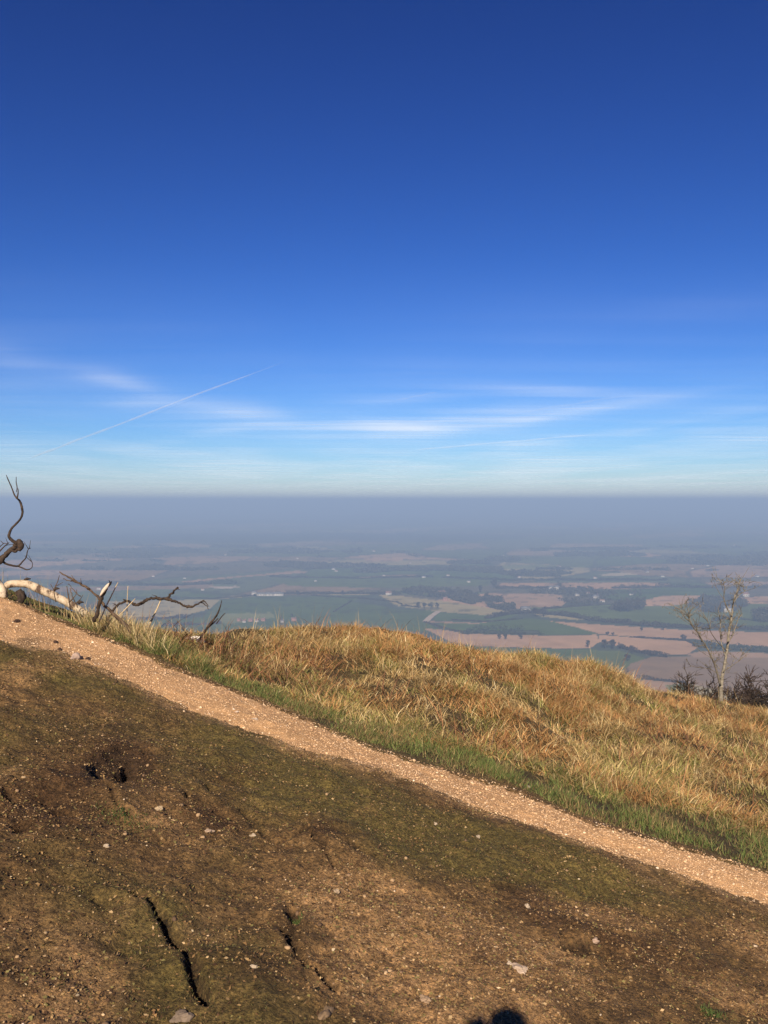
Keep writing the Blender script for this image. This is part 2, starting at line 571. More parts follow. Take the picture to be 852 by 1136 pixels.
# --- long dry grass on the bank
N = 260000
x = RNG.uniform(-5.0, 9.5, N * 2); yc = ycr(x); yu = yup(x)
vw = .30 + .95 * sst(-1.2, 2.8, x)          # width of the green verge
vw = np.where(x < -1.6, .22, vw) + (fbm(x, x * 0, .9, 2, 7) - .5) * .5
u = RNG.uniform(0, 1, N * 2)
y0 = yu + np.clip(vw, .12, 3)
y = y0 + (yc + .9 - y0) * u
tus = fbm(x, y, .55, 3, 111); tus2 = fbm(x, y, .16, 2, 113)
keep = RNG.uniform(0, 1, N * 2) < np.clip(.25 + 1.6 * (tus - .3) + .7 * (tus2 - .5), .05, 1) * np.clip((yc + .9 - y0) / 5.5, .12, 1)
x, y, tus, tus2, u = x[keep][:N], y[keep][:N], tus[keep][:N], tus2[keep][:N], u[keep][:N]
N = len(x)
edge_t = np.clip((y - yup(x) - .2) / 1.3, 0, 1)
h = (.07 + .20 * np.clip(tus * 1.5 - .25, 0, 1) * RNG.uniform(.35, 1.3, N)) * (.55 + .45 * edge_t)
h *= np.where(x < -2.6, .22, np.where(x < -1.7, .75, 1))
lean = fbm(x, y, .35, 2, 117) * 14 + RNG.normal(0, 1.1, N)
green = np.clip((fbm(x, y, .45, 3, 121) - .42) * 5, 0, 1) * .55
green = np.where(y < yup(x) + 1.6, np.maximum(green, .45), green)
rust = np.clip((fbm(x, y, .7, 3, 123) - .46) * 5, 0, 1) * .72
rust = np.maximum(rust, .75 * np.exp(-(((x - .2) / 1.6) ** 2 + ((y - 12.2) / 1.3) ** 2)))
rust = np.maximum(rust, .8 * np.exp(-(((x - 3.1) / .7) ** 2 + ((y - 7.6) / .6) ** 2)))
straw = pick([(.42, .29, .12), (.54, .40, .19), (.32, .22, .09), (.66, .53, .30), (.22, .14, .06)], [4, 3, 3, 1.2, 1.5], N)
grn = pick([(.19, .18, .05), (.27, .25, .075), (.13, .13, .035)], [2, 2, 1], N)
rst = pick([(.38, .20, .075), (.28, .135, .05), (.47, .27, .11)], [2, 1, 1.5], N)
rr = RNG.uniform(0, 1, N)
col = np.where((rr < green)[:, None], grn, straw)
rr = RNG.uniform(0, 1, N)
col = np.where((rr < rust)[:, None], rst, col)
col = col * (.60 + .85 * fbm(x, y, .28, 3, 127))[:, None]
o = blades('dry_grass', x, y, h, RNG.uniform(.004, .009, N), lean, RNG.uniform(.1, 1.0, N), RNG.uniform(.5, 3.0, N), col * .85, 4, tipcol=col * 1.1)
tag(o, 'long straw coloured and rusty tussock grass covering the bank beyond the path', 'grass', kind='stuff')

N = 2600
cq = [on_plane(a, b_) for a, b_ in ((92, 697), (106, 703), (118, 706), (132, 712), (150, 716), (112, 704))]
ci = RNG.integers(0, len(cq), N); cq = np.array(cq)
x = cq[ci, 0] + RNG.normal(0, .14, N); y = yup(x) + .22 + np.abs(RNG.normal(0, .22, N))
k = x > -2.95
x, y = x[k], y[k]; N = len(x)
o = blades('dry_tufts', x, y, RNG.uniform(.10, .34, N), RNG.uniform(.003, .007, N), RNG.uniform(0, 6.28, N), RNG.uniform(0, .5, N), RNG.uniform(.1, 1.2, N), pick([(.50, .37, .18), (.62, .50, .28), (.20, .18, .06), (.30, .18, .09)], [3, 2, 2, 1], N), 3)
tag(o, 'tufts of pale straw grass at the lower end of the fallen birch trunk', 'grass', kind='stuff')

# sparse tall stalks with fine heads standing out of the tussocks
N = 900
x = RNG.uniform(-4.6, 8, N); y = ycr(x) - RNG.uniform(-.5, 3.2, N) * np.clip((ycr(x) - yup(x)) / 5, .1, 1)
c = pick([(.5, .38, .2), (.36, .24, .11), (.25, .14, .07)], [2, 2, 1], N)
o = blades('grass_stalks', x, y, RNG.uniform(.22, .46, N), RNG.uniform(.003, .006, N), RNG.uniform(0, 6.28, N), RNG.uniform(0, .3, N), RNG.uniform(0, .9, N), c, 3)
tag(o, 'thin dry seed stalks standing above the tussock grass', 'grass', kind='stuff')

# dead bracken and bramble stems lying in the bank
N = 5000
x = RNG.uniform(-3, 8, N); y = yup(x) + .9 + RNG.uniform(0, 1, N) * (ycr(x) - yup(x) - .8)
cl = fbm(x, y, .8, 2, 131)
k = (cl > .56) & (y < ycr(x) + .1)
x, y = x[k], y[k]; N = len(x)
c = pick([(.16, .07, .035), (.30, .15, .07), (.09, .05, .03)], [2, 2, 1], N)
o = blades('bracken', x, y, RNG.uniform(.3, .6, N), RNG.uniform(.005, .010, N), RNG.uniform(0, 6.28, N), RNG.uniform(.3, .9, N), RNG.uniform(.6, 1.6, N), c, 4)
tag(o, 'dead reddish brown bracken stems lying through the tussock grass', 'bracken', kind='stuff')

# --- green verge between path and bank
N = 170000
x = RNG.uniform(-5.5, 6.5, N)
vw = .55 + 1.35 * sst(-1.5, 2.5, x)
vw = np.where(x < -1.6, 1.0, vw)
u = RNG.uniform(0, 1, N)
y = yup(x) + .0 + vw * u
s = pathmask(x, y)
cl = fbm(x, y, .22, 3, 141)
k = (s < -.02) & (RNG.uniform(0, 1, N) < np.clip((cl - .3) * 3, .1, 1)) & (RNG.uniform(0, 1, N) < 1.15 - u * .6)
x, y, cl, u, s = x[k], y[k], cl[k], u[k], s[k]; N = len(x)
short = np.clip((-s) / .25, .25, 1)
h = RNG.uniform(.03, .10, N) * (.5 + cl) * short
h = h * np.where(x < -1.5, 1.7, 1) * np.where(x < -2.7, .4, 1)
dead = RNG.uniform(0, 1, N) < (.30 + .35 * (short < .45) + .3 * (fbm(x, y, .5, 2, 147) > .58))
c = np.where(dead[:, None], pick([(.20, .14, .06), (.33, .24, .11), (.12, .08, .04)], [2, 1, 1], N), pick([(.115, .15, .040), (.17, .20, .06), (.07, .10, .028)], [2, 1, 1], N))
o = blades('verge_grass', x, y, h, RNG.uniform(.003, .006, N), RNG.uniform(0, 6.28, N), RNG.uniform(.1, .7, N), RNG.uniform(.2, 1.2, N), c, 3)
tag(o, 'strip of short green grass along the upper edge of the path', 'grass', kind='stuff')

# --- turf on the near slope
N = 900000
x = RNG.uniform(-3.7, 4.0, N); y = RNG.uniform(2.35, 8.6, N)
k = (np.abs(x) < .5 * y + .25) & (y < ylo(x) + .12)
x, y = x[k], y[k]
moss, bare, dark = weights(x, y)
cl = fbm(x, y, .10, 2, 151)
s = pathmask(x, y)
k = (RNG.uniform(0, 1, len(x)) < np.clip(.25 + .75 * moss - .75 * bare - .5 * dark, .06, 1) * np.clip(cl * 2 - .3, .1, 1)) & (s < -.01) & (features(x, y) > -.02)
x, y, moss, bare = x[k], y[k], moss[k], bare[k]; N = len(x)
h = RNG.uniform(.006, .022, N) * (1 + .3 * moss)
gr = RNG.uniform(0, 1, N) < .25 + .5 * moss
c = np.where(gr[:, None], pick([(.085, .082, .025), (.13, .115, .04), (.06, .052, .02)], [2, 1, 1], N), pick([(.16, .10, .045), (.25, .17, .08), (.08, .048, .025)], [2, 1, 1.5], N))
o = blades('turf', x, y, h, RNG.uniform(.0025, .005, N), RNG.uniform(0, 6.28, N), RNG.uniform(.2, 1.1, N), RNG.uniform(.2, .9, N), c, 2)
tag(o, 'thin trodden mossy turf over brown soil on the near slope', 'turf', kind='stuff')

# green tufts in the turf
tufts = [(790, 1130, .025, .035), (125, 1003, .0, .0), (329, 1012, .015, .03), (130, 898, .05, .04), (150, 905, .05, .03)]
xx = []; yy = []; hh = []
for a, b_, r, hgt in tufts:
    if r == 0: continue
    c0 = on_plane(a, b_); n = 260
    xx.append(RNG.normal(c0[0], r, n)); yy.append(RNG.normal(c0[1], r, n)); hh.append(RNG.uniform(.4, 1, n) * hgt)
x = np.concatenate(xx); y = np.concatenate(yy); h = np.concatenate(hh); N = len(x)
o = blades('grass_tufts', x, y, h, np.full(N, .004), RNG.uniform(0, 6.28, N), RNG.uniform(.1, .6, N), RNG.uniform(.2, 1, N), pick([(.05, .085, .02), (.08, .11, .03)], [1, 1], N), 3)
tag(o, 'small dark green tufts rooted beside the cracks in the turf', 'grass', kind='stuff')


# --- litter, pebbles, stones
def flakes(name, x, y, z, sz, col, mat):
    N = len(x)
    a = RNG.normal(0, 1, (N, 3)); a[:, 2] *= .35; a /= np.linalg.norm(a, axis=1)[:, None]
    b2 = RNG.normal(0, 1, (N, 3)); b2[:, 2] *= .35
    b2 -= a * (a * b2).sum(1)[:, None]; b2 /= np.linalg.norm(b2, axis=1)[:, None]
    p = np.stack([x, y, z + sz * .3], 1)
    asp = RNG.uniform(.25, .8, N)[:, None]
    s_ = sz[:, None]
    nrm = np.cross(a, b2)
    V = np.stack([p - a * s_, p - b2 * s_ * asp + nrm * s_ * .2, p + a * s_, p + b2 * s_ * asp + nrm * s_ * .1], 1).reshape(-1, 3)
    b0 = np.arange(N) * 4
    return mesh_np(name, V, [np.stack([b0, b0 + 1, b0 + 2, b0 + 3], 1)], mat, col=np.repeat(col, 4, 0))


N = 520000
x = RNG.uniform(-3.7, 4.0, N); y = RNG.uniform(2.35, 8.4, N)
k = (np.abs(x) < .5 * y + .25) & (y < ylo(x) + .05)
x, y = x[k], y[k]
moss, bare, dark = weights(x, y)
cl = fbm(x, y, .2, 3, 161)
k = RNG.uniform(0, 1, len(x)) < np.clip(.30 + bare * .8 + .15 * dark - .10 * moss + (cl - .5) * 1.0, .06, 1)
x, y = x[k], y[k]; N = len(x)
c = pick([(.24, .155, .07), (.18, .105, .045), (.36, .25, .13), (.07, .038, .02), (.5, .4, .26), (.15, .125, .045)], [3, 4, .8, 4.5, .06, 2.2], N)
o = flakes('leaf_litter', x, y, ground_z(x, y), RNG.uniform(.0025, .0062, N) * RNG.choice([1, 1, 1, 1.7], N), c, M['litter'])
tag(o, 'bits of dry leaf and bark scattered over the turf', 'litter', kind='stuff')

ICO_V = []; ph = (1 + 5 ** .5) / 2
for a, b_ in ((1, ph), (-1, ph), (1, -ph), (-1, -ph)):
    ICO_V += [(0, a, b_), (a, b_, 0), (b_, 0, a)]
ICO_V = np.array(ICO_V, float); ICO_V /= np.linalg.norm(ICO_V[0])
ICO_F = []
for a in range(12):
    for b_ in range(a + 1, 12):
        for c_ in range(b_ + 1, 12):
            d = [np.linalg.norm(ICO_V[i_] - ICO_V[j_]) for i_, j_ in ((a, b_), (b_, c_), (a, c_))]
            if max(d) < 1.2:
                nn = np.cross(ICO_V[b_] - ICO_V[a], ICO_V[c_] - ICO_V[a])
                ICO_F.append((a, b_, c_) if nn @ ICO_V[a] > 0 else (a, c_, b_))
ICO_F = np.array(ICO_F)


def pebbles(name, x, y, z, sz, col, mat, smooth=False):
    N = len(x)
    sc = np.stack([RNG.uniform(.7, 1.3, N), RNG.uniform(.6, 1.1, N), RNG.uniform(.35, .8, N)], 1) * sz[:, None]
    an = RNG.uniform(0, 6.28, N)
    v = ICO_V[None] * (1 + RNG.uniform(-.22, .22, (N, 12, 1)))
    v = v * sc[:, None, :]
    ca, sa = np.cos(an)[:, None], np.sin(an)[:, None]
    vx = v[..., 0] * ca - v[..., 1] * sa; vy = v[..., 0] * sa + v[..., 1] * ca
    V = np.stack([vx + x[:, None], vy + y[:, None], v[..., 2] + (z + sz * .15)[:, None]], 2).reshape(-1, 3)
    T = (ICO_F[None] + (np.arange(N) * 12)[:, None, None]).reshape(-1, 3)
    return mesh_np(name, V, [T], mat, col=np.repeat(col, 12, 0), smooth=smooth)


N = 40000
x = RNG.uniform(-5, 5.5, N); y = ylo(x) + (yup(x) - ylo(x)) * RNG.uniform(-.35, 1.05, N)
k = pathmask(x, y) > -np.abs(RNG.normal(0, .06, N))
x, y = x[k], y[k]; N = len(x)
c = pick([(.56, .38, .22), (.46, .30, .17), (.62, .45, .29), (.30, .18, .10), (.68, .56, .42)], [4, 3, 1.6, 2.2, .25], N)
c = c * np.clip(1 + pathmask(x, y) * 6, .55, 1)[:, None]
sz = RNG.uniform(.002, .006, N) * np.where(RNG.uniform(0, 1, N) < .05, 2.2, 1)
o = pebbles('path_gravel', x, y, top_z(x, y), sz, c, M['stone'])
tag(o, 'loose pinkish gravel lying on the footpath', 'gravel', kind='stuff')

N = 50000
x = RNG.uniform(-3.7, 4.0, N); y = RNG.uniform(2.35, 8.4, N)
k = (np.abs(x) < .5 * y + .25) & (y < ylo(x) + .1)
x, y = x[k], y[k]
moss, bare, dark = weights(x, y)
cl = fbm(x, y, .25, 3, 171)
k = RNG.uniform(0, 1, len(x)) < np.clip(.02 + bare * .7 + dark * .12 + (cl - .55) * .8, .015, 1)
x, y = x[k], y[k]; N = len(x)
c = pick([(.30, .20, .11), (.22, .14, .08), (.40, .28, .16), (.12, .075, .045), (.50, .40, .29)], [4, 3, 1.0, 3, .12], N)
sz = RNG.uniform(.002, .007, N) * np.where(RNG.uniform(0, 1, N) < .06, 2.2, 1)
o = pebbles('pebbles', x, y, ground_z(x, y), sz, c, M['stone'])
tag(o, 'small pale stones and grit in the bare patches of turf', 'pebbles', kind='stuff')


def stone(name, px, py, r, col, label, y=None, flat=.6, mat=None):
    if y is None:
        q = on_plane(px, py)
        for _ in range(6):
            zz = float(top_z(np.array([q[0]]), np.array([q[1]]))[0])
            rr_ = ray(px, py); q = rr_ * (zz / rr_[2])
    else:
        q = P(px, py, y)
    zz = float(top_z(np.array([q[0]]), np.array([q[1]]))[0]) if y is None else q[2]
    import bmesh
    bm = bmesh.new(); bmesh.ops.create_icosphere(bm, subdivisions=3, radius=1)
    sd = random.random() * 50
    if y is None and r < .05: r *= .72; col = tuple(v * .85 for v in col)
    ax, ay = random.uniform(.8, 1.4), random.uniform(.55, .9)
    from mathutils import noise as mn
    for v in bm.verts:
        k = 1 + .75 * mn.noise(v.co * 1.2 + Vector((sd, 0, 0))) + .15 * mn.noise(v.co * 3 + Vector((0, sd, 0)))
        v.co = Vector((v.co.x * ax, v.co.y * ay, v.co.z * flat)) * k * r
    me = bpy.data.meshes.new(name); bm.to_mesh(me); bm.free()
    a = me.color_attributes.new('Col', 'FLOAT_COLOR', 'POINT')
    for d_ in a.data: d_.color = (*col, 1)
    me.materials.append(mat or M['stone'])
    o = bpy.data.objects.new(name, me); COL.objects.link(o)
    o.location = (q[0], q[1], zz + r * flat * .15); o.rotation_euler = (0, 0, random.random() * 6)
    return tag(o, label, 'stone')


PALE = (.44, .35, .25)
stone('stone', 118, 939, .020, PALE, 'small pale round stone on the mossy turf right of the left dark hollow')
stone('stone', 281, 1073, .018, PALE, 'pale stone on the turf right of the long left crack')
stone('stone', 201, 1130, .045, (.20, .15, .11), 'flat grey brown stone at the bottom edge below the long left crack')
stone('stone', 362, 1126, .042, (.22, .15, .09), 'tan flat stone at the bottom edge between the crack and the head shadow')
stone('stone', 576, 1076, .040, (.46, .35, .26), 'larger pale pink stone in the bare gravel above the head shadow', flat=.5)
stone('stone', 565, 1070, .024, (.50, .40, .30), 'pale pink stone touching the larger one above the head shadow')
stone('stone', 585, 1006, .028, PALE, 'whitish stone on the dark earth patch in the lower middle')
stone('stone', 471, 1110, .030, (.36, .25, .16), 'upright tan stone just left of the head shadow')
stone('stone', 373, 990, .030, (.40, .30, .20), 'tan stone on bare soil at the end of the short middle crack')
stone('stone', 660, 1045, .026, (.42, .30, .22), 'pinkish stone on the dark earth patch at lower right')
stone('stone', 530, 929, .024, PALE, 'pale stone lying in green turf below the middle of the path')
stone('stone', 483, 914, .018, PALE, 'small white stone lying in green turf left of the pale one below the path')
stone('stone', 176, 898, .028, (.44, .33, .20), 'cream stone right of two others in the litter below the two dark holes')
stone('stone', 280, 925, .022, PALE, 'flat white chip on the turf below the middle hollows')
stone('stone', 232, 921, .026, (.40, .29, .2), 'tan stone on dark soil left of the flat white chip')
stone('stone', 283, 798, .030, (.50, .40, .31), 'pale stone on the path at its left third', flat=.4)
stone('stone', 263, 789, .022, (.50, .40, .31), 'smaller pale stone up the path from the flat one')
stone('stone', 632, 886, .026, (.45, .42, .35), 'whitish stone in the green verge above the path')
stone('stone', 586, 873, .018, (.45, .42, .35), 'small whitish stone in the verge left of the larger verge stone')
stone('stone', 217, 711, .085, (.74, .68, .60), 'white stone lying in straw grass beside the dark twig at left', flat=.45)
stone('stone', 85, 731, .060, (.34, .25, .2), 'grey stone half sunk in the path between two dark clods', flat=.6)
for (a, b_, r, l) in ((62, 713, .035, 'small dark clod lying uppermost of the three on the path'), (66, 721, .035, 'dark clod lying just below the uppermost one on the path'),
                      (97, 731, .032, 'dark clod on the path right of the grey half sunk stone'), (18, 689, .035, 'dark clod on the wide part of the path at the left edge')):
    o = stone('clod', a, b_, r, (.06, .035, .025), l); o['category'] = 'clod'

# ----------------------------------------------------------------- fallen birch at left
D = 8.45


def Q(pts, y=D, jit=0.0):
    return [P(a, b_, y + random.uniform(-jit, jit)) for a, b_ in pts]


K = D / F
root = empty('fallen_birch', tuple(P(45, 672, D)))
tag(root, 'fallen white birch trunk lying along the path edge with dark crooked boughs', 'fallen tree')


def local(mb):
    c = np.array(root.location)
    mb.V = [v - c for v in mb.V]
    return mb


mb = MB()
p, r = spline(Q([(7, 650), (11, 648), (18, 647.5), (30, 648), (40, 652), (50, 656.5), (58, 660), (66, 664), (74, 668), (84, 674), (92, 679), (100, 685)]), [.032, .036, .035, .037, .040, .038, .039, .036, .037, .035, .033, .026], 6)
mb.tube(p, r, 14, rough=.05)
trunk = local(mb).build('trunk', M['birch'], root)
mb = MB()
p, r = spline([P(-60, 615, D - .15), P(-30, 630, D - .1), P(-10, 640, D - .05), P(-2, 648, D), P(3, 656, D), P(4, 668, D)], [.05, .048, .044, .040, .038, .038], 6)
mb.tube(p, r, 12, rough=.05)
local(mb).build('trunk', M['birch'], root)
mb = MB()
p, r = spline(Q([(20, 655), (24, 662), (22, 668), (16, 674)]), [.035, .04, .035, .03], 4); mb.tube(p, r, 9, rough=.2)
local(mb).build('root_stub', M['darkbark'], root)
mb = MB()
p, r = spline(Q([(-70, 668), (-30, 644), (-5, 627), (6, 616), (13, 609), (19, 604), (22, 602)], D, .02), [.038, .034, .028, .024, .021, .026, .030], 6)
mb.tube([q_ + np.array([random.uniform(-1, 1), 0, random.uniform(-1, 1)]) * .006 for q_ in p], r, 9, rough=.2)
p, r = spline(Q([(17, 603), (21, 602), (23, 606), (21, 611)]), [.022, .034, .036, .016], 4); mb.tube(p, r, 9, rough=.2)
p, r = spline(Q([(12, 610), (17, 612), (20, 608)]), [.01, .014, .01], 4); mb.tube(p, r, 6)
bough = local(mb).build('branch', M['darkbark'], root)
mb = MB()
p, r = spline(Q([(20, 603), (14, 600), (10, 595), (11, 590), (14, 585), (19, 580), (23, 575), (25, 569), (24, 562), (22, 556), (19, 553), (16, 549), (13, 541), (9, 532), (7, 527)], D, .03),
              [.019, .016, .014, .012, .011, .010, .010, .011, .012, .010, .008, .007, .006, .005, .003], 5)
mb.tube(p, r, 7, rough=.12)
p, r = spline(Q([(19, 553), (20, 547), (20, 542)]), [.008, .006, .004], 4); mb.tube(p, r, 5)
p, r = spline(Q([(18, 546), (19, 541), (18, 535), (18, 529)]), [.003, .005, .004, .003], 4); mb.tube(p, r, 5)
local(mb).build('branch', M['darkbark'], root)
mb = MB()
for pts, rd in (([(2, 621), (6, 625), (12, 627), (20, 628), (25, 623), (29, 618), (31, 610), (34, 608)], [.012, .011, .010, .009, .007, .006, .004, .003]),
                ([(20, 628), (25, 630), (30, 632), (35, 630), (36, 625), (34, 622)], [.008, .007, .006, .004, .003, .002]),
                ([(-10, 622), (0, 611), (5, 606), (10, 602)], [.010, .008, .006, .004]),
                ([(-8, 612), (-2, 608), (4, 603), (8, 603)], [.006, .005, .004, .003])):
    p, r = spline(Q(pts, D, .02), rd, 4); mb.tube(p, r, 5, rough=.1)
    for _ in range(2):
        i_ = random.randrange(3, len(p)); d_ = np.array([random.uniform(-.6, 1), random.uniform(-.5, .5), random.uniform(-.2, 1)]); d_ /= np.linalg.norm(d_)
        mb.tube([p[i_], p[i_] + d_ * .04, p[i_] + d_ * random.uniform(.07, .13)], [.004, .003, .0015], 4)
local(mb).build('branch', M['darkbark'], root)
for a, b_ in ((28, 649), (60, 660), (87, 675)):
    mb = MB(); q = P(a, b_ - 5, D)
    mb.tube([q, q + np.array([.02, 0, .02]), q + np.array([.05, .01, .015])], [.016, .014, .004], 6, rough=.3)
    local(mb).build('branch_stub', M['darkbark'], root)


def stick(name, lines, y, mat, label, cat='branch', extra=None):
    rt = empty(name, tuple(P(*lines[0][0][0], y)))
    tag(rt, label, cat)
    c = np.array(rt.location)
    for kk, (pts, rd) in enumerate(lines):
        mb = MB(); p, r = spline(Q(pts, y, .02), rd, 5)
        if cat == 'branch':   # knots, kinks and snapped twigs
            p = [q_ + np.array([random.uniform(-1, 1), random.uniform(-1, 1), random.uniform(-1, 1)]) * .006 for q_ in p]
            r = [q_ * .8 * random.uniform(.85, 1.2) for q_ in r]
        mb.tube(p, r, 8, rough=.18)
        if cat == 'branch':
            for _ in range(len(p) // 14):
                i_ = random.randrange(2, len(p)); d_ = np.array([random.uniform(-1, 1), random.uniform(-.6, .6), random.uniform(-.3, 1)]); d_ /= np.linalg.norm(d_)
                l_ = random.uniform(.03, .10)
                mb.tube([p[i_], p[i_] + d_ * l_ * .5 + np.array([0, 0, .008]), p[i_] + d_ * l_], [.005, .004, .0015], 4)
        mb.V = [v - c for v in mb.V]
        mb.build('stem' if kk == 0 else 'side_branch', mat, rt)
    return rt


stick('dead_branch', [([(118, 690), (126, 677), (131, 671), (139, 667), (146, 669), (152, 671), (159, 668), (166, 664), (175, 664), (185, 665), (195, 667), (202, 671), (208, 673), (216, 672), (222, 668), (227, 667), (231, 673)],
                       [.011, .012, .013, .015, .014, .016, .017, .014, .016, .018, .013, .013, .016, .011, .008, .008, .004]),
                      ([(184, 665), (190, 659), (194, 655), (197, 652)], [.014, .012, .010, .011]),
                      ([(222, 668), (228, 671), (232, 676)], [.007, .005, .003]), ([(140, 667), (137, 665)], [.01, .006])],
      8.2, M['darkbark'], 'crooked dark dead branch reaching level out over the valley at left')
stick('dead_branch', [([(146, 702), (138, 692), (128, 683), (118, 674), (108, 662), (98, 653), (86, 646), (76, 640), (66, 635)], [.020, .018, .017, .015, .014, .013, .011, .009, .005]),
                      ([(100, 654), (90, 648), (80, 645), (70, 642)], [.010, .008, .006, .004]),
                      ([(84, 645), (79, 638)], [.005, .003]), ([(90, 662), (82, 655), (76, 648)], [.006, .005, .003]), ([(86, 674), (80, 660), (78, 652)], [.006, .005, .003])],
      7.9, M['twig'], 'thin brown arching branch slanting down beside the birch trunk')
rt = stick('dead_branch', [([(104, 690), (109, 674), (113, 662), (118, 653), (123, 646)], [.020, .020, .018, .016, .010]), ([(112, 664), (120, 650), (124, 645)], [.008, .012, .006])],
           7.8, M['darkbark'], 'broken upright stub with a pale split face between the birch and the level branch')
mb = MB(); c = np.array(rt.location)
p, r = spline(Q([(111, 661), (115, 655), (119, 650), (121, 647)], 7.77), [.006, .016, .015, .004], 4); mb.tube(p, r, 7)
mb.V = [v - c for v in mb.V]; mb.build('split_face', M['brokenwood'], rt)
stick('dead_twig', [([(212, 726), (225, 704), (232, 694), (240, 683), (244, 674), (246, 666)], [.010, .013, .012, .009, .006, .003]),
                    ([(230, 697), (238, 690), (242, 686)], [.008, .007, .005]), ([(240, 692), (246, 684), (250, 680)], [.006, .005, .003])],
      9.0, M['darkbark'], 'short dark twig leaning up from straw grass beside the white stone', 'twig')
stick('dry_stalk', [([(163, 700), (168, 688), (174, 676), (179, 664)], [.010, .010, .008, .004])], 8.5, M['strawstem'], 'thick straw coloured stalk leaning right below the level branch', 'plant stalk')
stick('dry_stalk', [([(112, 704), (125, 690), (139, 676), (150, 664)], [.007, .006, .005, .003])], 8.0, M['strawstem'], 'long thin pale stalk leaning right behind the broken stub', 'plant stalk')
stick('dry_stalk', [([(110, 690), (118, 672), (126, 656), (131, 646)], [.006, .006, .005, .003])], 7.9, M['strawstem'], 'thin pale stalk rising next to the broken stub with pale split face', 'plant stalk')
stick('dry_stalk', [([(141, 690), (141, 670), (142, 650)], [.005, .004, .003])], 8.2, M['strawstem'], 'upright very thin stalk crossing the level branch', 'plant stalk')
stick('weed_stem', [([(62, 668), (60, 655), (64, 645), (66, 638)], [.005, .004, .004, .002]), ([(60, 655), (56, 648)], [.004, .002]), ([(62, 650), (70, 646)], [.004, .002])],
      7.95, M['twig'], 'thin reddish weed rising behind the birch trunk', 'weed')
stick('weed_stem', [([(78, 676), (76, 662), (74, 650)], [.006, .005, .003]), ([(77, 668), (84, 660), (85, 654)], [.005, .004, .002]), ([(80, 672), (88, 666), (92, 660)], [.004, .004, .002])],
      7.9, M['twig'], 'branched brown weed at the lower end of the birch trunk', 'weed')

# ----------------------------------------------------------------- sapling at right
YS = 13.5


def gz1(x, y): return float(ground_z(np.array([x]), np.array([y]))[0])


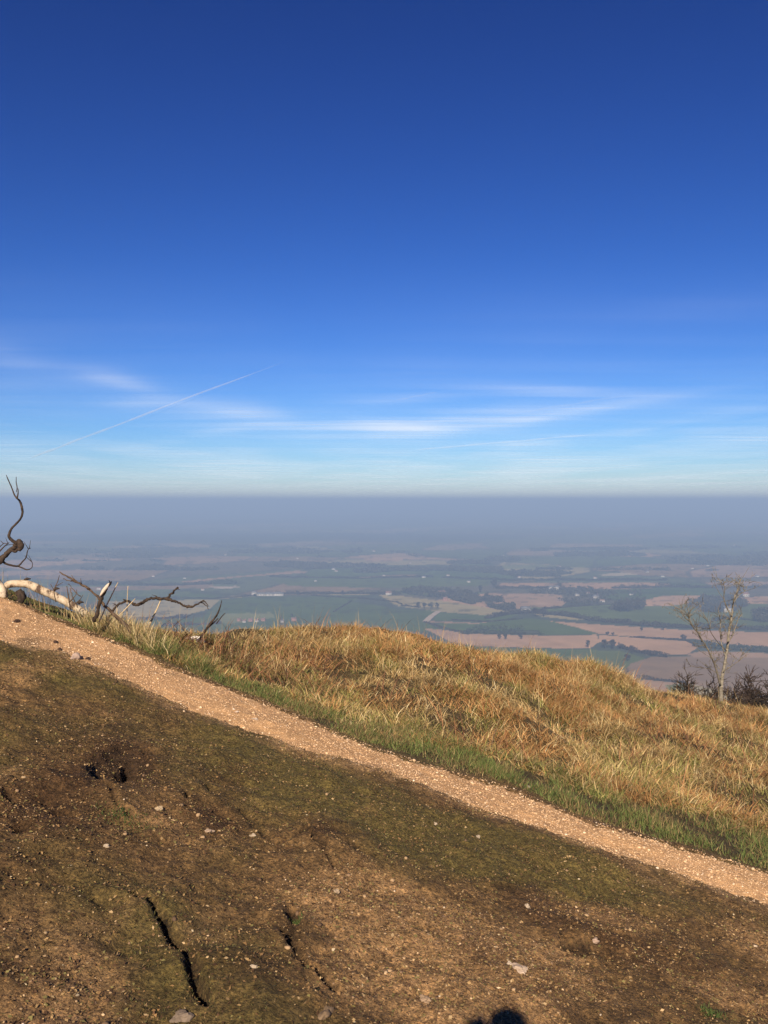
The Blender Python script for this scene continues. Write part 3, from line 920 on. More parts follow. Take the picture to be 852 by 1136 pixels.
def sapling():
    base = P(800, 778, YS)
    base[2] = gz1(base[0], YS)
    rt = empty('birch_sapling', tuple(base))
    tag(rt, 'slender bare pale sapling with fine twigs standing on the bank at right', 'tree')
    c = np.array(rt.location)
    kk = YS / F
    rnd = random.Random(5)

    def chain(pts, dep):
        out = []
        for i_, (a, b_) in enumerate(pts):
            out.append(P(a, b_, YS + dep * i_ / max(1, len(pts) - 1)))
        return out
    tp = chain([(800, 790), (800, 776), (800, 764), (801, 752), (803, 742), (805, 730), (807, 718), (808, 706), (810, 694), (812, 682), (813, 672), (815, 662), (818, 655), (820, 648), (822, 642)], .25)
    tp[0][2] = min(tp[0][2], base[2] - .05)
    tr_, rr_ = spline(tp, [.036, .033, .030, .027, .024, .022, .020, .018, .017, .015, .012, .010, .008, .006, .003], 4)
    mb = MB(); mb.tube(tr_, rr_, 9, rough=.08); mb.V = [v - c for v in mb.V]
    mb.build('trunk', M['greybark'], rt)
    mains = [
        ([(799, 760), (796, 748), (793, 738), (789, 728), (784, 718), (779, 710), (775, 703), (772, 698)], [.024, .021, .018, .015, .012, .010, .007, .004], -.5),
        ([(779, 712), (775, 703), (770, 697), (766, 691), (765, 684), (763, 676)], [.016, .015, .014, .012, .010, .006], -.2),
        ([(765, 690), (759, 684), (755, 678), (750, 674), (746, 680)], [.009, .008, .006, .005, .003], .2),
        ([(803, 745), (808, 741), (813, 738), (820, 733)], [.013, .012, .010, .004], .4),
        ([(808, 712), (813, 704), (816, 695), (819, 687), (824, 680)], [.016, .013, .011, .008, .004], .5),
        ([(805, 728), (801, 716), (799, 702), (799, 688), (797, 676), (800, 668)], [.012, .011, .010, .009, .006, .003], .6),
        ([(812, 684), (806, 674), (803, 662), (804, 655), (803, 648), (802, 643)], [.013, .011, .009, .007, .005, .003], -.3),
        ([(814, 668), (820, 660), (826, 656), (829, 650), (832, 646)], [.009, .008, .006, .004, .002], .3),
        ([(800, 752), (794, 746), (786, 742), (778, 741)], [.009, .007, .005, .002], .5),
        ([(806, 722), (796, 712), (788, 700), (786, 690)], [.009, .008, .006, .003], -.8),
        ([(798, 742), (793, 736), (789, 730)], [.010, .007, .003], .5),
    ]
    allp = []
    for pts, rd, dep in mains:
        pp = chain(pts, dep)
        p_, r_ = spline(pp, [q_ * .75 for q_ in rd], 4)
        b_ = MB(); b_.tube(p_, r_, 7, rough=.1)
        # twigs belonging to this limb
        for _ in range(int(len(p_) * .62)):
            i_ = rnd.randrange(len(p_) // 4, len(p_))
            st = p_[i_]
            ln = rnd.uniform(.08, .28)
            d = np.array([rnd.uniform(-1, 1), rnd.uniform(-1, 1), rnd.uniform(-.1, .9)]); d /= np.linalg.norm(d)
            q = [st]; cur = st.copy()
            for s_ in range(3):
                cur = cur + d * ln / 3 + np.array([rnd.uniform(-.02, .02), rnd.uniform(-.02, .02), .012]); q.append(cur.copy())
            b_.tube(q, [.0040, .0033, .0026, .0013], 4, cap=False)
            for _2 in range(3):
                s0 = q[rnd.randrange(1, 4)]
                d2 = d + np.array([rnd.uniform(-1, 1), rnd.uniform(-1, 1), rnd.uniform(-.3, 1)]) * .9; d2 /= np.linalg.norm(d2)
                l2 = rnd.uniform(.05, .18)
                b_.tube([s0, s0 + d2 * l2 * .5, s0 + d2 * l2 + np.array([0, 0, .01])], [.0032, .0028, .0015], 3, cap=False)
                e = s0 + d2 * l2
                if rnd.random() < .35:   # catkins and bud clusters
                    b_.tube([e, e + np.array([.004, 0, -.015]), e + np.array([0, 0, -.03])], [.003, .006, .002], 4)
        b_.V = [v - c for v in b_.V]
        b_.build('limb', M['greybark'], rt)
    # twigs on the upper trunk
    b_ = MB()
    for _ in range(20):
        i_ = rnd.randrange(len(tr_) // 2, len(tr_))
        st = tr_[i_]; ln = rnd.uniform(.1, .28)
        d = np.array([rnd.uniform(-1, 1), rnd.uniform(-1, 1), rnd.uniform(.3, 1.5)]); d /= np.linalg.norm(d)
        q = [st + d * ln * t + np.array([0, 0, .03 * t * t]) for t in (0, .33, .66, 1)]
        b_.tube(q, [.005, .004, .003, .0015], 4, cap=False)
    b_.V = [v - c for v in b_.V]
    b_.build('twigs', M['greybark'], rt)


sapling()


# ----------------------------------------------------------------- scrub on the slope below (bare bushes)
def bare_bush(px, pytop, wpx, y, label, mat, dens=1.0, name='bare_bush', seed=1):
    rnd = random.Random(seed)
    top = P(px, pytop, y)
    bz = gz1(top[0], y)
    H = top[2] - bz; W = wpx * y / F
    rt = empty(name, (top[0], y, bz)); tag(rt, label, 'bush')
    st = MB(); tw = MB()
    for s_ in range(int(36 * dens)):
        an = rnd.uniform(0, 6.28); rad = rnd.uniform(.1, 1) * W / 2
        tipp = np.array([math.cos(an) * rad, math.sin(an) * rad, H * rnd.uniform(.7, 1.0) * (1 - .35 * (rad / (W / 2)) ** 2)])
        q = [tipp * np.array([t ** 1.3, t ** 1.3, t]) + np.array([rnd.uniform(-.1, .1), rnd.uniform(-.1, .1), 0]) * t for t in (0, .25, .5, .75, 1)]
        st.tube(q, [.035, .026, .018, .012, .006], 5)
        for _ in range(int(130 * dens)):
            t = rnd.uniform(.25, 1); k = min(3, int(t * 4)); s0 = q[k] + (q[k + 1] - q[k]) * (t * 4 - k)
            d = np.array([rnd.uniform(-1, 1), rnd.uniform(-1, 1), rnd.uniform(-.2, 1.3)]); d /= np.linalg.norm(d); ln = rnd.uniform(.2, .7)
            e = s0 + d * ln
            tw.tube([s0, s0 + d * ln * .5 + np.array([0, 0, .03]), e], [.013, .011, .007], 3, cap=False)
            for _2 in range(3):
                d2 = d + np.array([rnd.uniform(-1, 1), rnd.uniform(-1, 1), rnd.uniform(-.5, 1)]); d2 /= np.linalg.norm(d2)
                tw.tube([s0 + d * ln * .6, s0 + d * ln * .6 + d2 * rnd.uniform(.15, .45)], [.011, .006], 3, cap=False)
    st.build('stems', M['darkbark'], rt); tw.build('twigs', mat, rt)
    return rt


M['bushtwig'] = simple_mat('bush_twigs', (.03, .022, .016), (.06, .045, .032), 3, .95, 0)
M['bushtwig2'] = simple_mat('reddish_bush_twigs', (.035, .024, .018), (.07, .048, .034), 3, .95, 0)
bare_bush(764, 740, 32, 36, 'dark leafless bush standing left of the pale sapling', M['bushtwig'], 1.0, seed=3)
bare_bush(790, 750, 40, 34, 'low leafless brown bush just behind the foot of the sapling', M['bushtwig'], .8, seed=4)
bare_bush(832, 742, 44, 33, 'reddish leafless bush right of the sapling at the frame edge', M['bushtwig2'], 1.0, seed=5)
bare_bush(812, 755, 32, 32, 'small leafless bush between the sapling and the reddish bush', M['bushtwig2'], .7, seed=6)
bare_bush(858, 752, 30, 32, 'leafless bush cut by the right frame edge', M['bushtwig'], .8, seed=8)

# ----------------------------------------------------------------- the vale
ZB = -240.0


def relief(x, y):
    return (fbm(x, y, 1800, 3, 201) - .5) * 26 * sst(700, 1500, y)


def vz(x, y): return ZB + relief(np.asarray(x, float), np.asarray(y, float))


def Vp(px, py):
    r = ray(px, py); z = ZB
    for _ in range(12):
        q = r * (z / r[2]); z = .5 * z + .5 * float(vz(q[0], q[1]))
    return np.array([q[0], q[1], float(vz(q[0], q[1]))])


GREEN = (.072, .102, .026); GREEN2 = (.095, .12, .035); LGREEN = (.17, .18, .07)
PINK = (.42, .255, .145); PINK2 = (.34, .215, .13); TAN = (.33, .265, .125); BROWN = (.235, .155, .088); DKG = (.06, .07, .045); TRACK = (.42, .33, .25)
FIELDS = [
    # px outline in the 852x1136 photo, colour; draped on the terrain at their own distance
    ([(-200, 664), (100, 668), (250, 664), (300, 660), (440, 660), (560, 682), (700, 688), (852, 690), (1100, 700), (1100, 730), (-200, 730)], DKG),
    ([(120, 667), (245, 665), (232, 676), (200, 684), (120, 686)], TAN),
    ([(100, 688), (208, 686), (230, 684), (310, 684), (310, 700), (100, 700)], GREEN),
    ([(245, 665), (300, 661), (345, 663), (310, 684), (225, 684)], GREEN),
    ([(250, 681), (300, 679), (306, 685), (255, 692), (240, 690)], LGREEN),
    ([(345, 661), (400, 662), (388, 670), (372, 678), (318, 678)], GREEN),
    ([(310, 678), (372, 678), (390, 668), (424, 672), (440, 676), (486, 677), (474, 690), (490, 700), (320, 702)], GREEN),
    ([(400, 661), (425, 662), (440, 672), (400, 669)], DKG),
    ([(420, 660), (445, 661), (500, 668), (545, 675), (572, 680), (545, 683), (490, 679), (440, 672)], TAN),
    ([(487, 679), (545, 683), (575, 682), (560, 687), (530, 690), (480, 688)], GREEN),
    ([(478, 689), (530, 691), (560, 687.5), (562, 688.3), (530, 692), (476, 691)], PINK2),
    ([(487, 691), (530, 692), (565, 686), (590, 686), (622, 690), (645, 696), (662, 703), (600, 704.5), (515, 702), (490, 697)], GREEN),
    ([(470, 697), (495, 699), (515, 703), (600, 705), (662, 704), (665, 712), (655, 719), (600, 719), (530, 717), (500, 712)], PINK),
    ([(520, 717), (600, 720), (660, 720), (660, 724), (640, 742), (500, 742)], GREEN),
    ([(610, 689), (650, 692), (700, 695), (760, 699), (860, 702), (1000, 705), (1000, 720), (860, 718), (800, 714), (770, 709), (700, 706), (664, 703), (640, 696)], PINK),
    ([(664, 704), (700, 707), (762, 711), (775, 718), (762, 726), (720, 727), (700, 720), (665, 712)], PINK),
    ([(640, 721), (688, 722), (706, 727), (716, 730), (700, 738), (690, 745), (640, 745), (640, 725)], GREEN2),
    ([(692, 745), (700, 736), (722, 729), (770, 728), (1000, 730), (1000, 790), (852, 780), (760, 757), (700, 753)], BROWN),
    ([(780, 722), (860, 725), (1000, 728), (1000, 732), (770, 729), (762, 726)], PINK2),
    ([(690, 755), (712, 754), (760, 758), (745, 772), (700, 766)], PINK2), ([(738, 760), (760, 758), (762, 772), (745, 772)], LGREEN),
    ([(515, 665), (545, 659), (600, 658), (622, 660), (628, 668), (620, 675), (575, 675), (540, 671)], PINK2),
    ([(575, 675), (640, 672), (700, 669), (772, 669), (1000, 672), (1000, 698), (852, 698), (740, 694), (650, 686), (590, 680)], GREEN2),
    ([(585, 678), (625, 682), (660, 686), (640, 688), (600, 684)], TAN),
    ([(700, 670), (722, 664), (735, 661), (784, 661), (776, 668), (745, 672), (700, 672)], PINK),
    ([(795, 664), (860, 661), (1000, 660), (1000, 668), (860, 669), (812, 671)], PINK),
    ([(550, 652), (556, 647), (600, 647), (700, 646), (742, 647), (745, 651), (700, 653), (640, 654), (590, 652)], PINK),
    ([(780, 646), (860, 645), (1000, 645), (1000, 651), (800, 652)], PINK2),
    ([(662, 637), (690, 635), (708, 637), (690, 638.5), (668, 638.5)], (.42, .34, .22)),
    ([(686, 616), (720, 614), (735, 616), (715, 618), (690, 618)], PINK), ([(404, 620), (420, 618), (455, 619), (440, 623), (406, 623)], PINK),
    ([(40, 652), (150, 650), (235, 648), (240, 652), (140, 655), (40, 657)], BROWN), ([(110, 656), (180, 655), (215, 657), (200, 661), (110, 662)], GREEN2),
    ([(232, 651), (262, 650), (268, 652), (240, 653)], (.40, .32, .24)), ([(200, 645), (330, 633), (345, 635), (270, 640), (210, 647)], PINK2),
    ([(300, 642), (420, 641), (520, 640), (550, 645), (540, 650), (420, 652), (320, 650)], GREEN2), ([(540, 628), (600, 626), (650, 629), (600, 632), (540, 631)], LGREEN),
    ([(430, 655), (500, 655), (540, 657), (515, 662), (450, 660)], GREEN2),
    ([(0, 634), (90, 632), (140, 634), (90, 638), (0, 639)], PINK2),
]
FW = []
for pts, c in FIELDS:
    w = np.array([Vp(a, b_)[:2] for a, b_ in pts]); FW.append((w, c))


def inside(x, y, poly):
    r = np.zeros(x.shape, bool); n = len(poly)
    for i_ in range(n):
        x1, y1 = poly[i_]; x2, y2 = poly[(i_ + 1) % n]
        if y1 == y2: continue
        c_ = ((y1 > y) != (y2 > y)) & (x < (x2 - x1) * (y - y1) / (y2 - y1) + x1)
        r ^= c_
    return r


def vor(x, y, sc, s):
    """random value and edge distance of the nearest warped cell"""
    gx = x / sc; gy = y / sc
    ix = np.floor(gx); iy = np.floor(gy)
    d1 = np.full(x.shape, 9.); d2 = np.full(x.shape, 9.); val = np.zeros(x.shape)
    for a in (-1, 0, 1):
        for b_ in (-1, 0, 1):
            jx = ix + a; jy = iy + b_
            px_2 = jx + .15 + .7 * _h(jx, jy, s); py_2 = jy + .15 + .7 * _h(jx, jy, s + 1)
            d = np.abs(px_2 - gx) * .75 + np.hypot(px_2 - gx, py_2 - gy) * .5
            v = _h(jx, jy, s + 2)
            up_ = d < d1
            d2 = np.where(up_, d1, np.minimum(d2, d)); val = np.where(up_, v, val); d1 = np.where(up_, d, d1)
    return val, d2 - d1


def vcol(x, y):
    ang = .35
    xr = x * math.cos(ang) - y * math.sin(ang); yr = x * math.sin(ang) + y * math.cos(ang)
    xw = xr + (fbm(x, y, 700, 2, 301) - .5) * 250; yw = yr + (fbm(x, y, 700, 2, 302) - .5) * 250
    v, e = vor(xw, yw, 430, 5)
    pal = np.array([GREEN, GREEN2, PINK2, BROWN, GREEN, (.10, .115, .06), TAN, PINK, GREEN2, (.12, .10, .065)])
    c = pal[np.clip((v * len(pal)).astype(int), 0, len(pal) - 1)]
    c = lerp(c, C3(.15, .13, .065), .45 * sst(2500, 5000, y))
    wood = fbm(x, y, 1500, 4, 311)
    c = lerp(c, C3(.045, .048, .032), sst(.56, .60, wood) * .95)
    c = lerp(c, C3(.05, .05, .035), (1 - sst(.02, .06, e)) * .8)
    done = np.zeros(x.shape, bool)
    for w, cc in FW:
        k = inside(x, y, w)
        c[k] = cc
    pn = fbm(x, y, 90, 3, 331); c = c * (.82 + .36 * pn)[:, None]
    st = vn((x * .8 + y * .35) / 9, y / 400, 77); c = c * (.95 + .10 * st)[:, None]
    sc_ = (fbm(x, y, 28, 3, 341) > .66) & (y > 1900); c[sc_] = c[sc_] * .45 + np.array([.04, .04, .028]) * .55
    return c


# rows closely spaced near, widening with distance; columns fan out as the view of the vale does
rows = 1 / np.linspace(1 / 420., 1 / 48000., 520)
us = np.linspace(-1.0, 1.0, 1500)
Y_, U_ = np.meshgrid(rows, us, indexing='ij')
Xv = (Y_ * U_).ravel(); Yv = Y_.ravel()
Zv = vz(Xv, Yv)
nx, ny = len(us), len(rows)
i = (np.arange(ny - 1)[:, None] * nx + np.arange(nx - 1)[None, :]).ravel()
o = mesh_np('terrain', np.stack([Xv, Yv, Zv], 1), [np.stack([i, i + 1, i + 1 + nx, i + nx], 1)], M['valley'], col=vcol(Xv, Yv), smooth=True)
tag(o, 'patchwork of green, tan and ploughed pink fields in the vale far below', 'terrain', kind='structure')


# leafy / twiggy mass made of many small faces
def clump(cx, cy, cz, rx, ry, rz, n, s, rng=RNG):
    d = rng.normal(0, 1, (n, 3)); d /= np.linalg.norm(d, axis=1)[:, None]
    rad = rng.uniform(.35, 1, n) ** .5
    p = d * rad[:, None] * np.array([rx, ry, rz]) + np.array([cx, cy, cz])
    return p


def faces_at(p, s):
    n = len(p)
    a = RNG.normal(0, 1, (n, 3)); a /= np.linalg.norm(a, axis=1)[:, None]
    b2 = RNG.normal(0, 1, (n, 3)); b2 -= a * (a * b2).sum(1)[:, None]; b2 /= np.linalg.norm(b2, axis=1)[:, None]
    s = np.broadcast_to(s, (n,))[:, None] * RNG.uniform(.6, 1.4, (n, 1))
    V = np.stack([p - a * s, p - b2 * s * .7, p + a * s, p + b2 * s * .7], 1).reshape(-1, 3)
    b0 = np.arange(n) * 4
    return V, np.stack([b0, b0 + 1, b0 + 2, b0 + 3], 1)


def crowncol(n, base, var=.35):
    return np.array(base)[None] * RNG.uniform(1 - var, 1 + var, (n, 1)) * (1 + RNG.normal(0, .05, (n, 3)))


HC = (.040, .032, .024); HG = (.036, .040, .022)
hedge_specs = [
    ([(140, 664), (190, 664.5), (242, 664), (276, 661.5), (300, 659.5)], 6, HC, 'hedgerow along the near edge of the tan field at left'),
    ([(303, 659.5), (350, 659), (400, 659), (445, 659.5)], 10, HC, 'long dark tree lined hedge behind the pale farm buildings'),
    ([(146, 688), (175, 687), (208, 685)], 8, HC, 'dark hedge between tan field and green field at left'),
    ([(180, 694), (215, 693), (245, 692)], 8, HC, 'broken hedge left of the village of tan houses'),
    ([(345, 661), (400, 664), (440, 668), (446, 671)], 4, HC, 'thin field hedge on the green hill in the middle'),
    ([(390, 667), (380, 673), (370, 679)], 3, HC, 'short hedge running down the green hill in the middle'),
    ([(445, 672), (466, 674)], 6, HC, 'low hedge left of the dark clump on the tan hill'),
    ([(540, 686), (562, 682), (585, 680), (600, 681), (622, 683), (650, 687)], 13, HC, 'broad tree lined hedge curving over the green rise in the middle'),
    ([(650, 688), (700, 693), (740, 696), (775, 697), (815, 698), (870, 700)], 11, HC, 'long dark hedge above the big pink fields at right'),
    ([(515, 703), (530, 702.5), (560, 703.5), (598, 703.5)], 17, HG, 'dense row of trees at the foot of the green rise'),
    ([(700, 707), (730, 709), (762, 711), (772, 716)], 4, HC, 'thin hedge crossing the pink fields'),
    ([(688, 719), (705, 723), (722, 727), (740, 729)], 8, HC, 'hedge ending left of the brown ploughed field'),
    ([(770, 717), (800, 720), (830, 722), (880, 725)], 14, HG, 'dark row of trees behind the sapling at right'),
    ([(708, 753), (730, 755), (762, 758)], 5, HC, 'low hedge at the near edge of the brown ploughed field'),
    ([(500, 688), (540, 690), (580, 686.5)], 3, HC, 'very low hedge on the pale strip between two green fields'),
    ([(470, 690), (500, 699), (515, 702)], 3, HC, 'thin hedge above the pink field beyond the grassy bank'),
    ([(550, 653), (600, 652.5), (650, 655)], 9, HC, 'far hedge under the long pink strip'),
    ([(680, 653), (740, 651.5), (790, 652.5), (870, 652)], 12, HC, 'far dark tree line at right under the pink strip'),
    ([(600, 676), (640, 673), (690, 670)], 5, HC, 'thin hedge on the far green slope at right'),
    ([(490, 641), (560, 644), (640, 644), (740, 644)], 9, HC, 'far hedge above the long pink strip'),
    ([(790, 690), (812, 686), (840, 689), (870, 688)], 9, HG, 'dark trees beyond the top of the sapling at right'),
    ([(120, 648), (180, 650), (235, 648)], 9, HC, 'far brown hedge at left above the pale green strip'),
    ([(236, 647.5), (262, 647.5)], 16, HG, 'far dark tree row behind the cream strip at left'),
    ([(300, 640), (400, 642), (480, 640)], 8, HC, 'far hedge across the middle of the vale'),
]
for pts, hh_, cc, lab in hedge_specs:
    w = []
    for (a, b_), (a2, b2) in zip(pts[:-1], pts[1:]):
        for t in np.linspace(0, 1, 6)[:-1]: w.append(Vp(a + (a2 - a) * t, b_ + (b2 - b_) * t))
    w.append(Vp(*pts[-1])); w = np.array(w)
    L = np.concatenate([[0], np.cumsum(np.linalg.norm(np.diff(w, axis=0), axis=1))])
    tot = L[-1]; n = int(min(26000, tot * (12 if hh_ > 7 else 8)))
    t = RNG.uniform(0, tot, n)
    c = np.stack([np.interp(t, L, w[:, k_]) for k_ in range(3)], 1)
    prof = np.clip(.35 + 1.3 * (fbm(t, t * 0 + len(pts) * 7.7, 14, 3, int(tot) % 97) - .22), .25, 1.15)
    gap = fbm(t, t * 0 + 3, 40, 2, int(tot) % 83 + 3)
    prof = np.where(gap < .27, prof * .25, prof)
    wid = hh_ * .6
    c[:, 0] += RNG.normal(0, wid * .45, n); c[:, 1] += RNG.normal(0, wid * .6, n); c[:, 2] = vz(c[:, 0], c[:, 1]) + RNG.uniform(0, 1, n) * hh_ * prof
    V, Q_ = faces_at(c, 1.3 if hh_ > 7 else 1.0)
    tb = MB(); tb.tube([w_ + np.array([0, 0, hh_ * .18]) for w_ in w], [hh_ * .2] * len(w), 6, col=tuple(cc), rough=.3)
    V = np.concatenate([V, np.array(tb.V)]); CC = np.concatenate([np.repeat(crowncol(n, cc), 4, 0), np.array(tb.C)])
    o = mesh_np('hedgerow', V, [Q_, np.array(tb.Q) + 4 * n, np.array(tb.T) + 4 * n], M['hedge'], col=CC)
    tag(o, lab, 'hedge', 'hedgerows in the vale')


def tree_proto(nm, seed, dens):
    rnd = random.Random(seed)
    rt = empty(nm)
    mb = MB()
    mb.tube([(0, 0, -.5), (0, .1, 2), (.2, 0, 4.5), (.1, 0, 7)], [.5, .35, .28, .12], 7)
    for _ in range(7):
        a = rnd.uniform(0, 6.28); z0 = rnd.uniform(2.2, 5)
        mb.tube([(0, 0, z0), (math.cos(a) * 1.4, math.sin(a) * 1.4, z0 + 1.6), (math.cos(a) * 2.8, math.sin(a) * 2.8, z0 + 3)], [.18, .12, .04], 5)
    mb.build('trunk', M['darkbark'], rt)
    ps = []
    for _ in range(11):
        a = rnd.uniform(0, 6.28); r = rnd.uniform(.3, 2.6); z = rnd.uniform(3.6, 8.2)
        k_ = 1 - abs(z - 5.5) / 7
        ps.append(clump(math.cos(a) * r * k_ * 1.3, math.sin(a) * r * k_ * 1.3, z, 1.6, 1.6, 1.3, int(60 * dens), 0))
    p = np.concatenate(ps)
    V, Q_ = faces_at(p, .42)
    mesh_np('crown', V, [Q_], M['hedge'], rt, col=np.repeat(crowncol(len(p), HC, .4), 4, 0))
    return rt


protos = [tree_proto('field_tree', 3, 1), tree_proto('field_tree', 4, 1.3), tree_proto('field_tree', 9, .8)]
used = [False] * 3
tree_specs = [
    (554, 709, 11, 'left one of two trees side by side in the pink field below the tree row'), (560.5, 709, 11, 'right one of two trees side by side in the pink field below the tree row'),
    (578, 709, 11, 'single tree in the pink field right of the pair'), (652, 718, 12, 'round lone tree at the lower edge of the pink field'),
    (674, 705, 8, 'bushy tree in the middle of the right pink field, left end of its clump'), (680, 705.5, 8, 'low tree in the right pink field, right end of its clump'),
    (671, 719, 15, 'big spreading tree left of the brown ploughed field, left of its neighbour'), (679, 719.5, 16, 'big spreading tree at the head of the hedge by the brown field'), (687, 720, 11, 'smaller tree beside the big spreading one by the brown field'), (701, 725, 9, 'tree in the hedge left of the brown field'),
    (696, 733, 11, 'green field corner tree above the grassy bank at right'), (695, 748, 9, 'small dark tree just above the crest of the grassy bank'),
    (736, 699, 12, 'tree standing out of the long dark hedge at right'), (758, 711, 12, 'lone tree at the hedge corner of the pink fields'), (712, 700, 8, 'small tree under the long dark hedge at right'),
    (464, 674, 14, 'leftmost tree of the dark clump on the tan hill'), (471, 675, 15, 'second tree from left in the dark clump on the tan hill'), (478, 675, 15, 'third tree from left in the dark clump on the tan hill'), (485, 675, 14, 'rightmost tree of the dark clump on the tan hill'),
    (594, 684, 20, 'left tree of two standing out of the hedge over the green rise'), (603, 684, 22, 'right tree of two standing out of the hedge over the green rise'),
    (533, 657, 20, 'far tree left of the pinkish far field'), (548, 652, 26, 'round far tree at the left end of the long pink strip'), (500, 663, 22, 'tree right of the red roofed house in the wood'),
    (688, 679, 22, 'left tree on the far green slope at right'), (697, 679, 20, 'right tree on the far green slope at right'), (324, 684, 7, 'bush on the lower edge of the left green field'),
    (380, 660, 12, 'tree poking out of the long hedge in the middle'), (330, 660, 13, 'tree in the long hedge right of the farm buildings'), (620, 653, 22, 'far tree behind the two white houses'),
]
for k_, (a, b_, H, lab) in enumerate(tree_specs):
    pi_ = k_ % 3
    if not used[pi_]:
        rt = protos[pi_]; used[pi_] = True
    else:
        rt = protos[pi_].copy(); COL.objects.link(rt)
        for ch in protos[pi_].children:
            c_ = ch.copy(); COL.objects.link(c_); c_.parent = rt
    q = Vp(a, b_); s = H / 9.5
    rt.location = tuple(q); rt.scale = (s * random.uniform(.9, 1.3), s * random.uniform(.9, 1.2), s); rt.rotation_euler = (0, 0, random.random() * 6)
    tag(rt, lab, 'tree', 'trees among the fields of the vale')

# woods: masses nobody could count
woods = [
    ([(444, 658), (470, 654.5), (510, 657), (545, 664), (560, 668), (540, 670), (500, 664), (470, 662)], 14, .010, 'dark wood on the ridge around the red roofed house', 2600),
    ([(500, 665), (540, 668), (572, 676), (560, 677), (520, 670)], 12, .01, 'strip of dark wood running down from the ridge', 1600),
    ([(676, 676), (690, 672), (716, 670), (712, 676), (690, 679)], 16, .01, 'small wood on the far green slope at right', 1400),
    ([(764, 672), (785, 664), (812, 664), (830, 672), (810, 679), (782, 680)], 16, .01, 'dark wood around the white house beyond the sapling', 2600),
    ([(560, 657), (640, 653), (715, 657), (705, 668), (640, 671), (620, 667), (610, 660)], 9, .01, 'grey brown scrub and orchards around the far village', 700),
    ([(835, 680), (860, 676), (900, 690), (860, 694), (838, 690)], 14, .01, 'wood at the right frame edge beyond the sapling', 1000),
    ([(-30, 648), (60, 647), (120, 649), (60, 651), (-30, 652)], 12, .01, 'far wood at the left edge behind the birch', 1000),
    ([(350, 632), (500, 630), (700, 632), (860, 634), (860, 641), (600, 640), (420, 638)], 10, .01, 'scattered far woods across the middle of the vale', 5000),
    ([(40, 622), (300, 624), (430, 628), (300, 634), (60, 632)], 10, .01, 'scattered far woods across the left of the vale', 4000),
    ([(430, 612), (860, 606), (860, 628), (500, 626)], 11, .01, 'hazy woods far out in the vale at right', 4500),
    ([(-20, 606), (400, 604), (400, 618), (-20, 620)], 11, .01, 'hazy woods far out in the vale at left', 3000),
]
for pts, H, _, lab, n in woods:
    w = np.array([Vp(a, b_)[:2] for a, b_ in pts])
    lo_, hi_ = w.min(0), w.max(0)
    p = RNG.uniform(lo_, hi_, (n * 14, 2))
    big = pts[0][1] < 650 and H <= 12
    thr = fbm(p[:, 0], p[:, 1], 260 if big else 60, 3, int(H * 7 + n) % 91)
    k = inside(p[:, 0], p[:, 1], w) & (thr > (.56 if big else .46))
    p = p[k][:n]
    if not len(p): continue
    far = np.hypot(p[:, 0], p[:, 1]).mean()
    size = max(1.6, far / 984 * .9)
    z = vz(p[:, 0], p[:, 1])
    reps = 5
    c = np.repeat(np.column_stack([p, z]), reps, 0)
    c[:, :2] += RNG.normal(0, size * 1.3, (len(c), 2)); hm = fbm(c[:, 0], c[:, 1], 16 if far < 3500 else 40, 2, 7); c[:, 2] += RNG.uniform(0, 1, len(c)) ** .7 * H * np.clip(.3 + 1.6 * (hm - .25), .25, 1.3)
    V, Q_ = faces_at(c, size)
    o = mesh_np('woodland', V, [Q_], M['hedge'], col=np.repeat(crowncol(len(c), (.052, .045, .030), .5) , 4, 0))
    tag(o, lab, 'wood', kind='stuff')


# houses
def house(px, py, w, d, h, mats, label, rz, name='farmhouse', group='houses scattered in the vale'):
    q = Vp(px, py)
    rt = empty(name, tuple(q)); rt.rotation_euler = (0, 0, rz)
    tag(rt, label, 'house', group)
    mb = MB(); mb.box((0, 0, h / 2 - 1), (w, d, h + 2)); mb.build('wall', M[mats[0]], rt, smooth=False)
    rh = d * .42
    e = .5
    V = [(-w / 2 - e, -d / 2 - e, h - .25), (w / 2 + e, -d / 2 - e, h - .25), (w / 2 + e, d / 2 + e, h - .25), (-w / 2 - e, d / 2 + e, h - .25), (-w / 2 - e, 0, h + rh), (w / 2 + e, 0, h + rh)]
    rf = mesh_np('roof', np.array(V), [np.array([(0, 1, 5, 4), (2, 3, 4, 5), (3, 2, 1, 0)]), np.array([(0, 4, 3), (1, 2, 5)])], M[mats[1]], rt)
    mb = MB(); mb.box((w * .32, 0, h + rh + .3), (1, 1, 2.4)); mb.build('chimney', M['brick'], rf, smooth=False)
    if w < 30:
        for k_ in range(3):
            mb = MB(); mb.box((-w / 2 + w * (k_ + .5) / 3, -d / 2 - .03, h * .55), (w * .13, .12, 1.5)); mb.build('window', M['glass'], rt, smooth=False)


